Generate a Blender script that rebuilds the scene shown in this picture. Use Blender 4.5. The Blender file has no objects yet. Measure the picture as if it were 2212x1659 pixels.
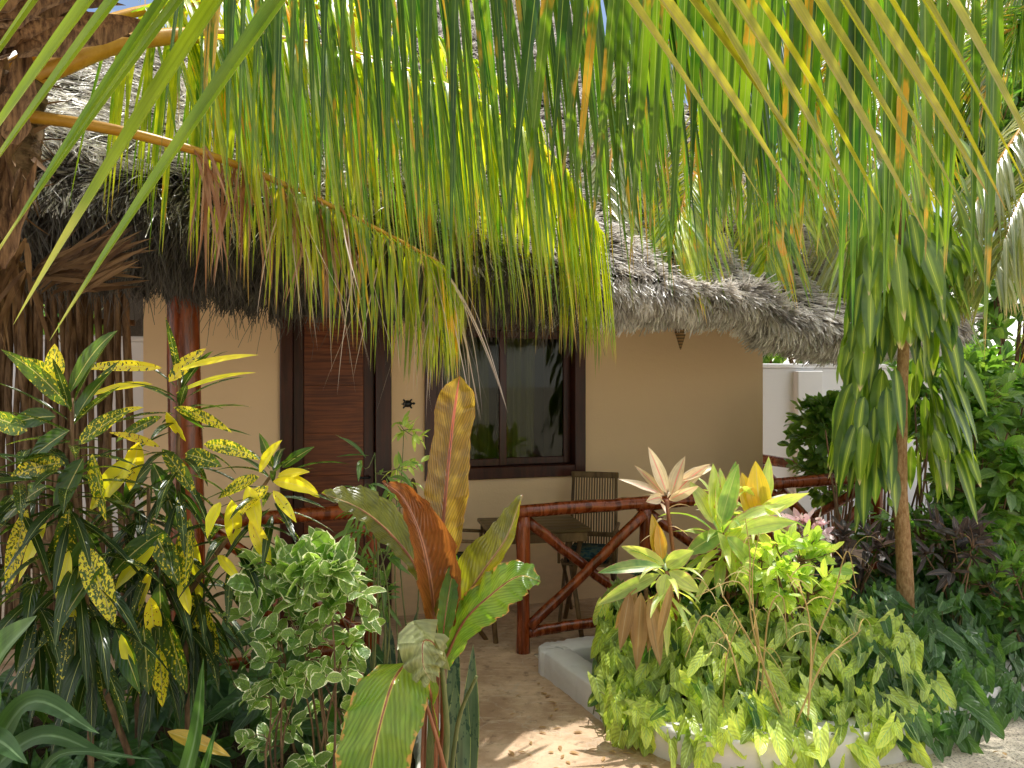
import bpy, bmesh, math, random
import numpy as np
from mathutils import Vector
PI = math.pi
rng = np.random.default_rng(7)
random.seed(7)
SC = bpy.context.scene
COL = SC.collection

# ------------------------------------------------------------------ camera model
CAMZ = 1.69
FPX = 1671.0
def P(u, v, D):
    """world point seen at picture position (u, v) of a 2212x1659 frame, D metres in front of the camera"""
    return np.array([(u - 1106.0) / FPX * D, D, CAMZ + (829.5 - v) / FPX * D])
def PG(u, v, z=0.0):
    D = (CAMZ - z) * FPX / (v - 829.5)
    return P(u, v, D)

# ------------------------------------------------------------------ mesh builder
class MB:
    def __init__(self):
        self.v = []; self.f = []; self.a = []; self.n = 0
    def add(self, v, f, a=None):
        v = np.asarray(v, float).reshape(-1, 3); f = np.asarray(f, np.int64).reshape(-1, 4)
        if a is None: a = np.zeros((len(v), 3))
        self.v.append(v); self.f.append(f + self.n); self.a.append(np.asarray(a, float).reshape(-1, 3)); self.n += len(v)
    def build(self, name, mat, parent=None, smooth=True):
        v = np.concatenate(self.v); f = np.concatenate(self.f); a = np.concatenate(self.a)
        me = bpy.data.meshes.new(name)
        me.vertices.add(len(v)); me.vertices.foreach_set('co', v.ravel())
        tri = f[:, 3] == f[:, 2]
        cnt = np.where(tri, 3, 4)
        st = np.concatenate([[0], np.cumsum(cnt)[:-1]])
        me.loops.add(int(cnt.sum()))
        mask = np.ones(f.shape, bool); mask[tri, 3] = False
        me.loops.foreach_set('vertex_index', f[mask].astype(np.int32))
        me.polygons.add(len(f)); me.polygons.foreach_set('loop_start', st.astype(np.int32))
        me.polygons.foreach_set('use_smooth', np.full(len(f), smooth))
        at = me.attributes.new('lc', 'FLOAT_VECTOR', 'POINT'); at.data.foreach_set('vector', a.ravel())
        me.update(calc_edges=True); me.validate()
        if mat: me.materials.append(mat)
        o = bpy.data.objects.new(name, me); COL.objects.link(o)
        if parent: o.parent = parent
        return o

def nrm(a):
    return a / np.maximum(np.linalg.norm(a, axis=-1, keepdims=True), 1e-9)

def prof_lance(t):  return np.sin(PI * np.clip(t, 0, 1) ** 0.8) ** 0.85 + 0.04 * (1 - t)
def prof_strap(t):  return np.minimum(1, 6 * t + .35) * (1 - t ** 3.2) + .01
def prof_palm(t):   return np.minimum(1, .45 + 5 * t) * (1 - t ** 1.6) ** .9 + .015
def prof_oval(t):   return np.sin(PI * np.clip(t, 0, 1) ** 0.75) ** 0.6 + .02
def prof_heart(t):  return (1 - .28 * t) * (1 - t ** 4.5) ** .8 * np.minimum(1, .8 + 2.5 * t) + .01
def prof_sword(t):  return (.7 + .3 * np.sin(PI * np.minimum(t * 1.2, 1))) * (1 - t ** 5) + .01
def prof_blade(t):  return 1 - .6 * t

def leaves(mb, base, d, n, L, W, droop=0.0, prof=prof_lance, rows=7, half=1, fold=.25, wave=0.0, twist=0.0,
           back=0.0, droopexp=1.0, rnd=None, curl=0.0):
    """a batch of leaf blades. base,d,n (N,3); L,W,droop scalars or (N,). lc = (across, along, random)"""
    base = np.asarray(base, float).reshape(-1, 3); N = len(base)
    d = nrm(np.broadcast_to(np.asarray(d, float), (N, 3))); n = np.broadcast_to(np.asarray(n, float), (N, 3))
    L = np.broadcast_to(np.asarray(L, float), (N,)); W = np.broadcast_to(np.asarray(W, float), (N,))
    droop = np.broadcast_to(np.asarray(droop, float), (N,)); twist = np.broadcast_to(np.asarray(twist, float), (N,))
    curl = np.broadcast_to(np.asarray(curl, float), (N,))
    if rnd is None: rnd = rng.random(N)
    s0 = nrm(np.cross(d, n) + 1e-6)
    n0 = np.cross(s0, d)
    C = 2 * half + 1
    ts = np.linspace(0, 1, rows + 1)
    xs = np.linspace(-1, 1, C)
    V = np.zeros((N, rows + 1, C, 3)); A = np.zeros((N, rows + 1, C, 3))
    p = base.copy()
    ph = rng.random(N) * 6.28
    for k, t in enumerate(ts):
        g = np.zeros((N, 3)); g[:, 2] = -droop * t ** droopexp
        dk = nrm(d + g + n0 * (curl * t)[:, None])
        s = nrm(s0 - (s0 * dk).sum(1, keepdims=True) * dk)
        nn = np.cross(s, dk)
        if np.any(twist):
            a = (twist * t)[:, None]
            s, nn = s * np.cos(a) + nn * np.sin(a), nn * np.cos(a) - s * np.sin(a)
        w = W * .5 * prof(t)
        for c, x in enumerate(xs):
            off = s * (w * x * math.cos(fold))[:, None] + nn * (w * abs(x) * math.sin(fold))[:, None]
            if back: off = off - dk * (L * back * abs(x) ** 1.3 * (1 - t) ** 2)[:, None]
            if wave: off = off + nn * (wave * w * abs(x) * np.sin(t * 17 + ph + (1.5 if x > 0 else 0)))[:, None]
            V[:, k, c] = p + off
            A[:, k, c] = np.stack([np.full(N, x), np.full(N, t), rnd], 1)
        if k < rows: p = p + dk * (L / rows)[:, None]
    F = []
    for k in range(rows):
        for c in range(C - 1):
            i = k * C + c
            F.append((i, i + 1, i + 1 + C, i + C))
    F = np.array(F)
    M = (rows + 1) * C
    FF = (F[None] + (np.arange(N) * M)[:, None, None]).reshape(-1, 4)
    mb.add(V.reshape(-1, 3), FF, A.reshape(-1, 3))

def catmull(pts, n):
    pts = np.asarray(pts, float)
    q = np.concatenate([[2 * pts[0] - pts[1]], pts, [2 * pts[-1] - pts[-2]]])
    m = len(pts) - 1
    t = np.linspace(0, m, n); i = np.minimum(t.astype(int), m - 1); u = (t - i)[:, None]
    a, b, c, e = q[i], q[i + 1], q[i + 2], q[i + 3]
    return .5 * ((2 * b) + (-a + c) * u + (2 * a - 5 * b + 4 * c - e) * u ** 2 + (-a + 3 * b - 3 * c + e) * u ** 3)

def tube(mb, pts, r, sides=8, rnd=None, bump=0.0, cap=True, flat=1.0):
    pts = np.asarray(pts, float); K = len(pts)
    r = np.broadcast_to(np.asarray(r, float), (K,)) if np.ndim(r) == 0 or len(np.atleast_1d(r)) == K else np.interp(np.linspace(0, 1, K), np.linspace(0, 1, len(r)), r)
    tg = nrm(np.gradient(pts, axis=0))
    ref = np.array([0, 0, 1.0]) if abs(tg[0, 2]) < .8 else np.array([1.0, 0, 0])
    x = nrm(np.cross(tg[0], ref)); X = []
    for k in range(K):
        x = nrm(x - (x * tg[k]).sum() * tg[k]); X.append(x)
    X = np.array(X); Y = np.cross(tg, X)
    th = np.linspace(0, 2 * PI, sides, endpoint=False)
    ln = np.concatenate([[0], np.cumsum(np.linalg.norm(np.diff(pts, axis=0), axis=1))])
    rr = np.repeat(r[:, None], sides, 1)
    if bump: rr = rr * (1 + bump * rng.standard_normal((K, sides)))
    V = pts[:, None] + X[:, None] * (rr * np.cos(th))[..., None] + Y[:, None] * (rr * np.sin(th) * flat)[..., None]
    A = np.zeros((K, sides, 3)); A[..., 0] = th / (2 * PI); A[..., 1] = ln[:, None]; A[..., 2] = rng.random() if rnd is None else rnd
    F = []
    for k in range(K - 1):
        for j in range(sides):
            j2 = (j + 1) % sides
            F.append((k * sides + j, k * sides + j2, (k + 1) * sides + j2, (k + 1) * sides + j))
    V = V.reshape(-1, 3); A = A.reshape(-1, 3)
    if cap:
        nv = len(V)
        V = np.concatenate([V, pts[:1], pts[-1:]]); A = np.concatenate([A, A[:1], A[-1:]])
        for j in range(sides):
            j2 = (j + 1) % sides
            F.append((j2, j, nv, nv)); b = (K - 1) * sides; F.append((b + j, b + j2, nv + 1, nv + 1))
    mb.add(V, F, A)

def box(mb, x0, x1, y0, y1, z0, z1, rnd=None):
    v = np.array([(x, y, z) for x in (x0, x1) for y in (y0, y1) for z in (z0, z1)])
    f = [(0, 1, 3, 2), (4, 6, 7, 5), (0, 4, 5, 1), (2, 3, 7, 6), (0, 2, 6, 4), (1, 5, 7, 3)]
    a = np.zeros((8, 3)); a[:, 2] = rng.random() if rnd is None else rnd
    mb.add(v, f, a)

def bevel_box(mb, x0, x1, y0, y1, z0, z1, b=.008, seg=1):
    bm = bmesh.new(); bmesh.ops.create_cube(bm, size=1)
    for v in bm.verts:
        v.co = Vector(((x0 + x1) / 2 + v.co.x * (x1 - x0), (y0 + y1) / 2 + v.co.y * (y1 - y0), (z0 + z1) / 2 + v.co.z * (z1 - z0)))
    bmesh.ops.bevel(bm, geom=bm.edges[:], offset=b, segments=seg, affect='EDGES')
    bm.verts.ensure_lookup_table()
    V = np.array([v.co[:] for v in bm.verts]); F = []
    for fc in bm.faces:
        ids = [v.index for v in fc.verts]
        if len(ids) == 4: F.append(ids)
        elif len(ids) == 3: F.append(ids + ids[-1:])
        else:
            for k in range(1, len(ids) - 1): F.append((ids[0], ids[k], ids[k + 1], ids[k + 1]))
    a = np.zeros((len(V), 3)); a[:, 2] = rng.random()
    mb.add(V, F, a); bm.free()

# ------------------------------------------------------------------ tagging
def thing(name, label, cat, loc=(0, 0, 0), rz=0.0, group=None):
    o = bpy.data.objects.new(name, None); COL.objects.link(o)
    o.empty_display_size = .1; o.location = loc; o.rotation_euler = (0, 0, rz)
    o['label'] = label; o['category'] = cat
    if group: o['group'] = group
    return o
def tag(o, label=None, cat=None, group=None, kind=None):
    if label: o['label'] = label
    if cat: o['category'] = cat
    if group: o['group'] = group
    if kind: o['kind'] = kind
    return o

# ------------------------------------------------------------------ materials
class NT:
    def __init__(self, name):
        self.m = bpy.data.materials.new(name); self.m.use_nodes = True
        self.t = self.m.node_tree; self.t.nodes.clear()
        self.out = self.t.nodes.new('ShaderNodeOutputMaterial')
    def n(self, typ, **kw):
        nd = self.t.nodes.new(typ)
        for k, v in kw.items():
            if k.startswith('_'): setattr(nd, k[1:], v)
            else: self.set(nd.inputs[k.replace('__', ' ')], v)
        return nd
    def set(self, s, v):
        if hasattr(v, 'is_output') or isinstance(v, bpy.types.NodeSocket): self.t.links.new(v, s)
        else:
            if isinstance(v, (tuple, list)) and len(v) == 3 and s.type == 'RGBA': v = (*v, 1)
            s.default_value = v
    def math(self, op, a, b=0.0, c=0.0, clamp=False):
        nd = self.t.nodes.new('ShaderNodeMath'); nd.operation = op; nd.use_clamp = clamp
        for i, x in enumerate((a, b, c)): self.set(nd.inputs[i], x)
        return nd.outputs[0]
    def mix(self, f, a, b, blend='MIX'):
        nd = self.t.nodes.new('ShaderNodeMix'); nd.data_type = 'RGBA'; nd.blend_type = blend
        self.set(nd.inputs[0], f); self.set(nd.inputs[6], a); self.set(nd.inputs[7], b)
        return nd.outputs[2]
    def noise(self, vec=None, scale=5., detail=4., rough=.55, out=0):
        nd = self.t.nodes.new('ShaderNodeTexNoise'); nd.inputs['Scale'].default_value = scale
        nd.inputs['Detail'].default_value = detail; nd.inputs['Roughness'].default_value = rough
        if vec is not None: self.t.links.new(vec, nd.inputs['Vector'])
        return nd.outputs[out]
    def ramp(self, f, stops):
        nd = self.t.nodes.new('ShaderNodeValToRGB'); self.set(nd.inputs[0], f)
        cr = nd.color_ramp
        while len(cr.elements) < len(stops): cr.elements.new(.5)
        for e, (p, c) in zip(cr.elements, stops):
            e.position = p; e.color = (*c, 1) if len(c) == 3 else c
        return nd.outputs[0]
    def smooth(self, x, lo, hi):
        nd = self.t.nodes.new('ShaderNodeMapRange'); nd.interpolation_type = 'SMOOTHSTEP'
        self.set(nd.inputs[0], x); nd.inputs[1].default_value = lo; nd.inputs[2].default_value = hi
        return nd.outputs[0]
    def obj(self):
        return self.t.nodes.new('ShaderNodeTexCoord').outputs['Object']
    def scale(self, vec, s):
        nd = self.t.nodes.new('ShaderNodeMapping'); self.t.links.new(vec, nd.inputs[0]); nd.inputs['Scale'].default_value = s
        return nd.outputs[0]
    def lc(self):
        at = self.t.nodes.new('ShaderNodeAttribute'); at.attribute_name = 'lc'
        sp = self.t.nodes.new('ShaderNodeSeparateXYZ'); self.t.links.new(at.outputs['Vector'], sp.inputs[0])
        return at.outputs['Vector'], sp.outputs[0], sp.outputs[1], sp.outputs[2]
    def bump(self, h, strength=.3, dist=.01):
        nd = self.t.nodes.new('ShaderNodeBump'); nd.inputs['Strength'].default_value = strength; nd.inputs['Distance'].default_value = dist
        self.set(nd.inputs['Height'], h); return nd.outputs[0]
    def pbr(self, col, rough=.5, spec=.5, normal=None, **kw):
        nd = self.t.nodes.new('ShaderNodeBsdfPrincipled')
        self.set(nd.inputs['Base Color'], col); self.set(nd.inputs['Roughness'], rough)
        nd.inputs['Specular IOR Level'].default_value = spec
        if normal is not None: self.set(nd.inputs['Normal'], normal)
        for k, v in kw.items(): self.set(nd.inputs[k.replace('__', ' ')], v)
        return nd.outputs[0]
    def done(self, sh):
        self.t.links.new(sh, self.out.inputs[0]); return self.m

def leaf_mat(name, c1, c2, tr=.45, tcol=None, tgain=3.0, rough=.38, rib=None, ribw=.07, spots=None, spot_scale=60., spot_lo=.5, spot_rnd=.25,
             edge=None, edge_at=.72, dry=None, dry_at=.86, blotch=None, vein=0.0, vslope=2.0, vfreq=60., center=None, spec=.38, edge_noise=.25, fib=5.):
    t = NT(name); vec, x, y, r = t.lc(); ax = t.math('ABSOLUTE', x)
    ob = t.obj()
    nz = t.noise(ob, 9., 3.)
    f = t.math('ADD', t.math('MULTIPLY', r, .8), t.math('MULTIPLY', t.math('SUBTRACT', nz, .46), 1.3), clamp=True)
    col = t.mix(f, c1, c2)
    trc = t.mix(f, tcol[0], tcol[1]) if tcol else None
    def over(fac, c, gain=1.0):
        nonlocal col, trc
        col = t.mix(fac, col, c)
        if trc is not None: trc = t.mix(fac, trc, tuple(min(1, k * gain) for k in c))
    h = None
    if vein:
        ph = t.math('SUBTRACT', t.math('MULTIPLY', y, vfreq), t.math('MULTIPLY', ax, vfreq / 10 * vslope))
        cv = t.t.nodes.new('ShaderNodeCombineXYZ'); t.set(cv.inputs[0], t.math('MULTIPLY', ax, 1.2)); t.set(cv.inputs[1], t.math('MULTIPLY', ph, .42)); t.set(cv.inputs[2], t.math('MULTIPLY', r, 9.))
        sn = t.noise(cv.outputs[0], 1.0, 3., .6)
        sn = t.math('ADD', sn, t.math('MULTIPLY', t.math('SINE', ph), .12))
        vv = t.math('MULTIPLY', t.smooth(sn, .35, .7), vein)
        col = t.mix(vv, col, t.mix(.55, col, (0.0, 0.0, 0.0)))
        if trc is not None: trc = t.mix(vv, trc, t.mix(.5, trc, (.02, .03, 0)))
        h = t.math('ADD', sn, t.math('MULTIPLY', t.math('SINE', ph), .5))
    cf = t.t.nodes.new('ShaderNodeCombineXYZ'); t.set(cf.inputs[0], t.math('MULTIPLY', x, fib)); t.set(cf.inputs[1], t.math('MULTIPLY', y, 1.4)); t.set(cf.inputs[2], t.math('MULTIPLY', r, 37.))
    fn = t.smooth(t.noise(cf.outputs[0], 1.0, 3., .6), .38, .68)
    col = t.mix(t.math('MULTIPLY', fn, .45), col, t.mix(.6, col, (0., 0., 0.)))
    if trc is not None: trc = t.mix(t.math('MULTIPLY', fn, .4), trc, t.mix(.5, trc, (.02, .05, 0.)))
    if center is not None:
        over(t.smooth(ax, .5, .15), center, 1.2)
    if edge is not None:
        en = t.math('ADD', ax, t.math('MULTIPLY', t.math('SUBTRACT', t.noise(ob, 45., 2.), .5), edge_noise * 2))
        over(t.smooth(en, edge_at, edge_at + .12), edge, 1.2)
    if spots is not None:
        sn2 = t.noise(t.scale(ob, (1, 1, .55)), spot_scale, 3., .6)
        lo = t.math('ADD', sn2, t.math('MULTIPLY', t.math('SUBTRACT', r, .5), spot_rnd))
        over(t.smooth(lo, spot_lo, spot_lo + .03), spots, 1.3)
    if blotch is not None:
        bn = t.math('ADD', t.noise(t.scale(ob, (1, 1, .35)), 7., 4., .65), t.math('MULTIPLY', t.math('SUBTRACT', r, .5), .25))
        over(t.smooth(bn, .63, .7), blotch, 1.2)
    if dry is not None:
        dn = t.math('ADD', y, t.math('MULTIPLY', t.math('SUBTRACT', r, .5), .22))
        over(t.smooth(dn, dry_at, dry_at + .1), dry, 1.0)
    if rib is not None:
        over(t.smooth(ax, ribw * 1.5, ribw * .7), rib, 1.2)
    nb = t.bump(h, .35, .004) if h is not None else t.bump(t.noise(t.scale(vec, (3, 14, 1)), 6., 2.), .12, .01)
    p = t.pbr(col, rough, spec, nb)
    tl = t.t.nodes.new('ShaderNodeBsdfTranslucent')
    if trc is None:
        g = t.t.nodes.new('ShaderNodeVectorMath'); g.operation = 'SCALE'; t.t.links.new(col, g.inputs[0]); g.inputs['Scale'].default_value = tgain * tr * .8
        t.t.links.new(g.outputs[0], tl.inputs[0])
    else:
        g = t.t.nodes.new('ShaderNodeVectorMath'); g.operation = 'SCALE'; t.t.links.new(trc, g.inputs[0]); g.inputs['Scale'].default_value = min(.9, tr * 1.6)
        t.t.links.new(g.outputs[0], tl.inputs[0])
    ad = t.t.nodes.new('ShaderNodeAddShader')
    t.t.links.new(p, ad.inputs[0]); t.t.links.new(tl.outputs[0], ad.inputs[1])
    return t.done(ad.outputs[0])

def bark_mat(name, c1, c2, rough=.8, scale=(30, 30, 6), bump=.5, spec=.3, ringed=0):
    t = NT(name); ob = t.obj(); vec, x, y, r = t.lc()
    n = t.noise(t.scale(ob, scale), 1.0, 6., .65)
    f = t.smooth(n, .3, .7)
    col = t.mix(f, c1, c2)
    col = t.mix(t.math('MULTIPLY', r, .35), col, tuple(k * .45 for k in c1))
    h = n
    if ringed:
        w = t.math('SINE', t.math('ADD', t.math('MULTIPLY', y, ringed), t.math('MULTIPLY', n, 4.)))
        col = t.mix(t.math('MULTIPLY', t.smooth(w, .5, 1.), .5), col, tuple(k * .4 for k in c1)); h = t.math('ADD', n, t.math('MULTIPLY', w, .25))
    return t.done(t.pbr(col, rough, spec, t.bump(h, bump, .02)))

def wood_mat(name, c1, c2, rough=.25, scale=(6, 6, 50), spec=.5, bump=.1, coat=0.0):
    t = NT(name); ob = t.obj(); vec, x, y, r = t.lc()
    wv = t.noise(ob, 3., 2., out=1)
    s = t.scale(ob, scale)
    ad = t.t.nodes.new('ShaderNodeVectorMath'); ad.operation = 'ADD'; t.t.links.new(s, ad.inputs[0]); t.t.links.new(wv, ad.inputs[1])
    n = t.noise(ad.outputs[0], 1.0, 5., .6)
    col = t.mix(t.smooth(n, .33, .68), c1, c2)
    col = t.mix(t.math('MULTIPLY', r, .22), col, tuple(k * .5 for k in c1))
    big = t.smooth(t.noise(ob, 2.2, 3.), .45, .75)
    col = t.mix(t.math('MULTIPLY', big, .35), col, tuple(k * .35 for k in c1))
    return t.done(t.pbr(col, t.math('ADD', t.math('MULTIPLY', n, .25), rough - .1), spec, t.bump(n, bump, .01), Coat__Weight=coat, Coat__Roughness=.15))

def plaster_mat(name, c, var=.12, grime=.25):
    t = NT(name); ob = t.obj()
    n1 = t.noise(ob, 1.3, 5.); n2 = t.noise(ob, 60., 3.); n3 = t.noise(t.scale(ob, (3, 3, .6)), 2.5, 5., .65)
    col = t.mix(t.math('MULTIPLY', t.smooth(n1, .35, .7), var * 2), c, tuple(k * .8 for k in c))
    col = t.mix(t.math('MULTIPLY', t.smooth(n3, .58, .78), grime), col, tuple(k * .55 for k in c))
    n5 = t.noise(t.scale(ob, (1, 1, 3)), 7., 4., .6)
    sp = t.t.nodes.new('ShaderNodeSeparateXYZ'); t.t.links.new(ob, sp.inputs[0])
    low = t.math('MULTIPLY', t.smooth(t.math('ADD', sp.outputs[2], t.math('MULTIPLY', n5, .5)), .75, .2), .45)
    col = t.mix(low, col, tuple(k * .6 for k in (c[0], c[1] * .95, c[2] * .9)))
    return t.done(t.pbr(col, .85, .25, t.bump(t.math('ADD', t.math('ADD', n1, t.math('MULTIPLY', n5, .5)), t.math('MULTIPLY', n2, .25)), .35, .012)))

def ground_mat(name, c1, c2, c3, s1=3., s2=40., bump=.6, spec=.2, rough=.9, lo=.45, hi=.6):
    t = NT(name); ob = t.obj()
    n1 = t.noise(ob, s1, 6., .65); n2 = t.noise(ob, s2, 4., .7); n3 = t.noise(ob, s1 * 3.3, 8., .75)
    col = t.mix(t.smooth(n1, .35, .65), c1, c2)
    col = t.mix(t.smooth(n2, lo, hi), col, c3)
    col = t.mix(t.math('MULTIPLY', t.smooth(n3, .5, .8), .5), col, tuple(k * .5 for k in c1))
    return t.done(t.pbr(col, rough, spec, t.bump(t.math('ADD', n2, n3), bump, .01)))

M = {}
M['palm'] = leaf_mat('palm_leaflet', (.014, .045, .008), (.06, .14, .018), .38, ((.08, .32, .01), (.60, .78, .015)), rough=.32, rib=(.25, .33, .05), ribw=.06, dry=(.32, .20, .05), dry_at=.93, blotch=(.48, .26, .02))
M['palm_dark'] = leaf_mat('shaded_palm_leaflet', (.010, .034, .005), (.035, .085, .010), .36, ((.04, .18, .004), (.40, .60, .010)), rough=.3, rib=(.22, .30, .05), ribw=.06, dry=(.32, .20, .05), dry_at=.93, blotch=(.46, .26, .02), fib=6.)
M['palm_near'] = leaf_mat('near_palm_leaflet', (.035, .07, .01), (.09, .13, .02), .34, ((.18, .34, .01), (.50, .62, .015)), rough=.36, rib=(.34, .38, .07), ribw=.10, fib=7., dry=(.4, .4, .06), dry_at=.8)
M['palm_yellow'] = leaf_mat('palm_leaflet_yellow', (.05, .10, .012), (.26, .28, .022), .6, ((.12, .30, .006), (.99, .92, .02)), rough=.33, rib=(.35, .38, .05), ribw=.05, dry=(.40, .24, .06), dry_at=.92, blotch=(.50, .27, .02))
M['palm_olive'] = leaf_mat('palm_leaflet_olive', (.16, .16, .025), (.27, .23, .04), .4, ((.48, .48, .01), (.72, .62, .02)), rough=.4, rib=(.30, .25, .07), ribw=.12, dry=(.35, .22, .06), dry_at=.95)
M['palm_pale'] = leaf_mat('palm_leaflet_pale', (.10, .14, .05), (.22, .23, .10), .35, ((.35, .42, .05), (.6, .58, .12)), rough=.25, rib=(.4, .38, .15), ribw=.08, dry=(.42, .30, .12), dry_at=.85, spec=.7)
M['palm_dry'] = leaf_mat('dry_leaflet', (.24, .10, .05), (.42, .25, .16), .3, ((.4, .15, .05), (.55, .33, .2)), rough=.6)
M['palm_wisp'] = leaf_mat('dry_wisp', (.45, .34, .28), (.65, .52, .45), .3, ((.5, .4, .3), (.7, .6, .5)), rough=.55)
M['croton'] = leaf_mat('croton_leaf', (.014, .04, .008), (.05, .10, .016), .40, ((.12, .28, .01), (.32, .46, .02)), rough=.24, rib=(.45, .42, .12), ribw=.045, spots=(.72, .58, .03), spot_scale=150., spot_lo=.62, spot_rnd=.34, vein=.25, vslope=3, vfreq=50)
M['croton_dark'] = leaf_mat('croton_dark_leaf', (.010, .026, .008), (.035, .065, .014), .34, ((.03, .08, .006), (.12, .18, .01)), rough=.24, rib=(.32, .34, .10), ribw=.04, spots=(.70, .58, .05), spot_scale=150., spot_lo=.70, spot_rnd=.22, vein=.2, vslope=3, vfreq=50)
M['croton_yellow'] = leaf_mat('croton_leaf_yellow', (.62, .58, .03), (.75, .52, .02), .5, ((.9, .85, .015), (.95, .7, .015)), rough=.32, rib=(.55, .48, .1), ribw=.045, spots=(.05, .08, .01), spot_scale=110., spot_lo=.64, spot_rnd=.3)
M['dark_leaf'] = leaf_mat('dark_green_leaf', (.008, .024, .007), (.03, .065, .014), .3, ((.04, .11, .01), (.10, .2, .02)), rough=.28, rib=(.14, .2, .06), ribw=.05, vein=.3, vfreq=45)
M['variegated'] = leaf_mat('variegated_leaf', (.035, .085, .022), (.26, .36, .11), .40, ((.25, .5, .04), (.55, .75, .10)), rough=.4, edge=(.75, .74, .50), edge_at=.80, rib=(.16, .25, .08), ribw=.05, vein=.4, vfreq=40, edge_noise=.34)
M['shrub'] = leaf_mat('shrub_leaf', (.014, .042, .012), (.11, .20, .055), .4, ((.18, .45, .03), (.45, .65, .06)), rough=.33, rib=(.16, .25, .06), ribw=.05, vein=.25, vfreq=40)
M['light_shrub'] = leaf_mat('light_shrub_leaf', (.10, .20, .04), (.56, .64, .16), .44, ((.4, .6, .04), (.9, .95, .12)), rough=.4, rib=(.3, .38, .1), ribw=.05)
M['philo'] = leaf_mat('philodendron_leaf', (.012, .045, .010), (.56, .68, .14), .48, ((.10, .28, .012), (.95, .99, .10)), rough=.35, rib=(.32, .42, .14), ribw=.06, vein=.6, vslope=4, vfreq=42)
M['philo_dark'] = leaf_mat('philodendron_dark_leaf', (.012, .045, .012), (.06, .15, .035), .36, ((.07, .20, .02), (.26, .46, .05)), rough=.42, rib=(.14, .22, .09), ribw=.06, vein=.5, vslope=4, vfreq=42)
M['dracaena'] = leaf_mat('dracaena_leaf', (.018, .05, .010), (.075, .125, .02), .38, ((.10, .26, .01), (.42, .56, .02)), rough=.3, center=(.19, .27, .03), rib=(.45, .48, .07), ribw=.03, dry=(.5, .38, .2), dry_at=.96)
M['cordyline'] = leaf_mat('cordyline_leaf', (.07, .16, .05), (.62, .66, .22), .44, ((.3, .5, .03), (.95, .95, .12)), rough=.33, rib=(.35, .4, .12), ribw=.05, edge=(.42, .22, .13), edge_at=.9)
M['cordyline_pink'] = leaf_mat('cordyline_pink_leaf', (.34, .27, .17), (.72, .60, .46), .38, ((.6, .4, .15), (.8, .7, .4)), rough=.35, rib=(.6, .22, .18), ribw=.08)
M['cordyline_orange'] = leaf_mat('cordyline_orange_leaf', (.36, .26, .03), (.46, .24, .05), .45, ((.8, .65, .03), (.8, .42, .04)), rough=.35, rib=(.45, .35, .1), ribw=.05)
M['cordyline_dry'] = leaf_mat('dried_leaf', (.25, .15, .06), (.45, .30, .14), .3, ((.4, .22, .05), (.55, .35, .12)), rough=.55, rib=(.35, .25, .12), ribw=.06)
M['purple_leaf'] = leaf_mat('purple_leaf', (.03, .03, .03), (.10, .08, .08), .25, ((.12, .07, .06), (.2, .12, .1)), rough=.3, rib=(.2, .14, .12), ribw=.06, vein=.3)
M['polka'] = leaf_mat('pale_pink_leaf', (.45, .30, .33), (.62, .55, .52), .35, ((.6, .3, .35), (.7, .6, .55)), rough=.45, spots=(.05, .10, .03), spot_scale=45., spot_lo=.6)
M['red_banana'] = leaf_mat('red_banana_leaf', (.13, .055, .022), (.22, .11, .03), .42, ((.42, .22, .02), (.85, .62, .05)), rough=.16, rib=(.62, .17, .10), ribw=.055, vein=.75, vslope=3.2, vfreq=150, edge=(.28, .07, .03), edge_at=.95, spec=.6, edge_noise=.05)
M['copper_leaf'] = leaf_mat('copper_leaf', (.17, .05, .018), (.32, .12, .04), .32, ((.4, .12, .02), (.6, .25, .04)), rough=.17, rib=(.5, .24, .14), ribw=.05, vein=.6, vslope=3, vfreq=140, spec=.6)
M['olive_banana'] = leaf_mat('olive_banana_leaf', (.07, .075, .012), (.14, .13, .025), .38, ((.30, .32, .01), (.80, .74, .02)), rough=.25, rib=(.35, .24, .09), ribw=.05, vein=.6, vslope=3, vfreq=140, spec=.6)
M['green_banana'] = leaf_mat('green_banana_leaf', (.06, .15, .022), (.20, .27, .045), .42, ((.22, .46, .02), (.72, .78, .04)), rough=.28, rib=(.42, .36, .08), ribw=.045, vein=.6, vslope=3, vfreq=140, edge=(.45, .24, .06), edge_at=.93, edge_noise=.35)
M['pale_banana'] = leaf_mat('pale_banana_leaf', (.22, .25, .11), (.30, .31, .16), .4, ((.4, .44, .12), (.55, .52, .2)), rough=.35, rib=(.4, .38, .2), ribw=.05, vein=.4, vslope=3, vfreq=80)
M['snake'] = leaf_mat('snake_plant_leaf', (.06, .10, .05), (.12, .17, .08), .12, rough=.4, edge=(.30, .34, .10), edge_at=.88, spots=(.025, .055, .03), spot_scale=38., spot_lo=.5, edge_noise=.05)
M['grass_dry'] = leaf_mat('dry_grass_blade', (.36, .27, .10), (.52, .40, .19), .3, ((.5, .38, .1), (.65, .5, .2)), rough=.6)
M['strap'] = leaf_mat('strap_leaf', (.012, .04, .010), (.035, .085, .025), .3, ((.10, .26, .03), (.2, .36, .05)), rough=.5, rib=(.12, .2, .08), ribw=.1)
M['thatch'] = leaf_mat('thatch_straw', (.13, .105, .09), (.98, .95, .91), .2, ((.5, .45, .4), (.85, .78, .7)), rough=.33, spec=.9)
M['thatch_shaded'] = leaf_mat('shaded_straw', (.010, .008, .007), (.16, .135, .115), .1, ((.1, .08, .06), (.2, .16, .12)), rough=.6)  # darker straw: shade of the left eave face put into the colour
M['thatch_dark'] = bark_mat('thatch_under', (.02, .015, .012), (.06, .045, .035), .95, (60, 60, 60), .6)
M['soffit'] = bark_mat('thatch_underside', (.12, .075, .04), (.26, .17, .09), .95, (8, 90, 90), .6)
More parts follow.
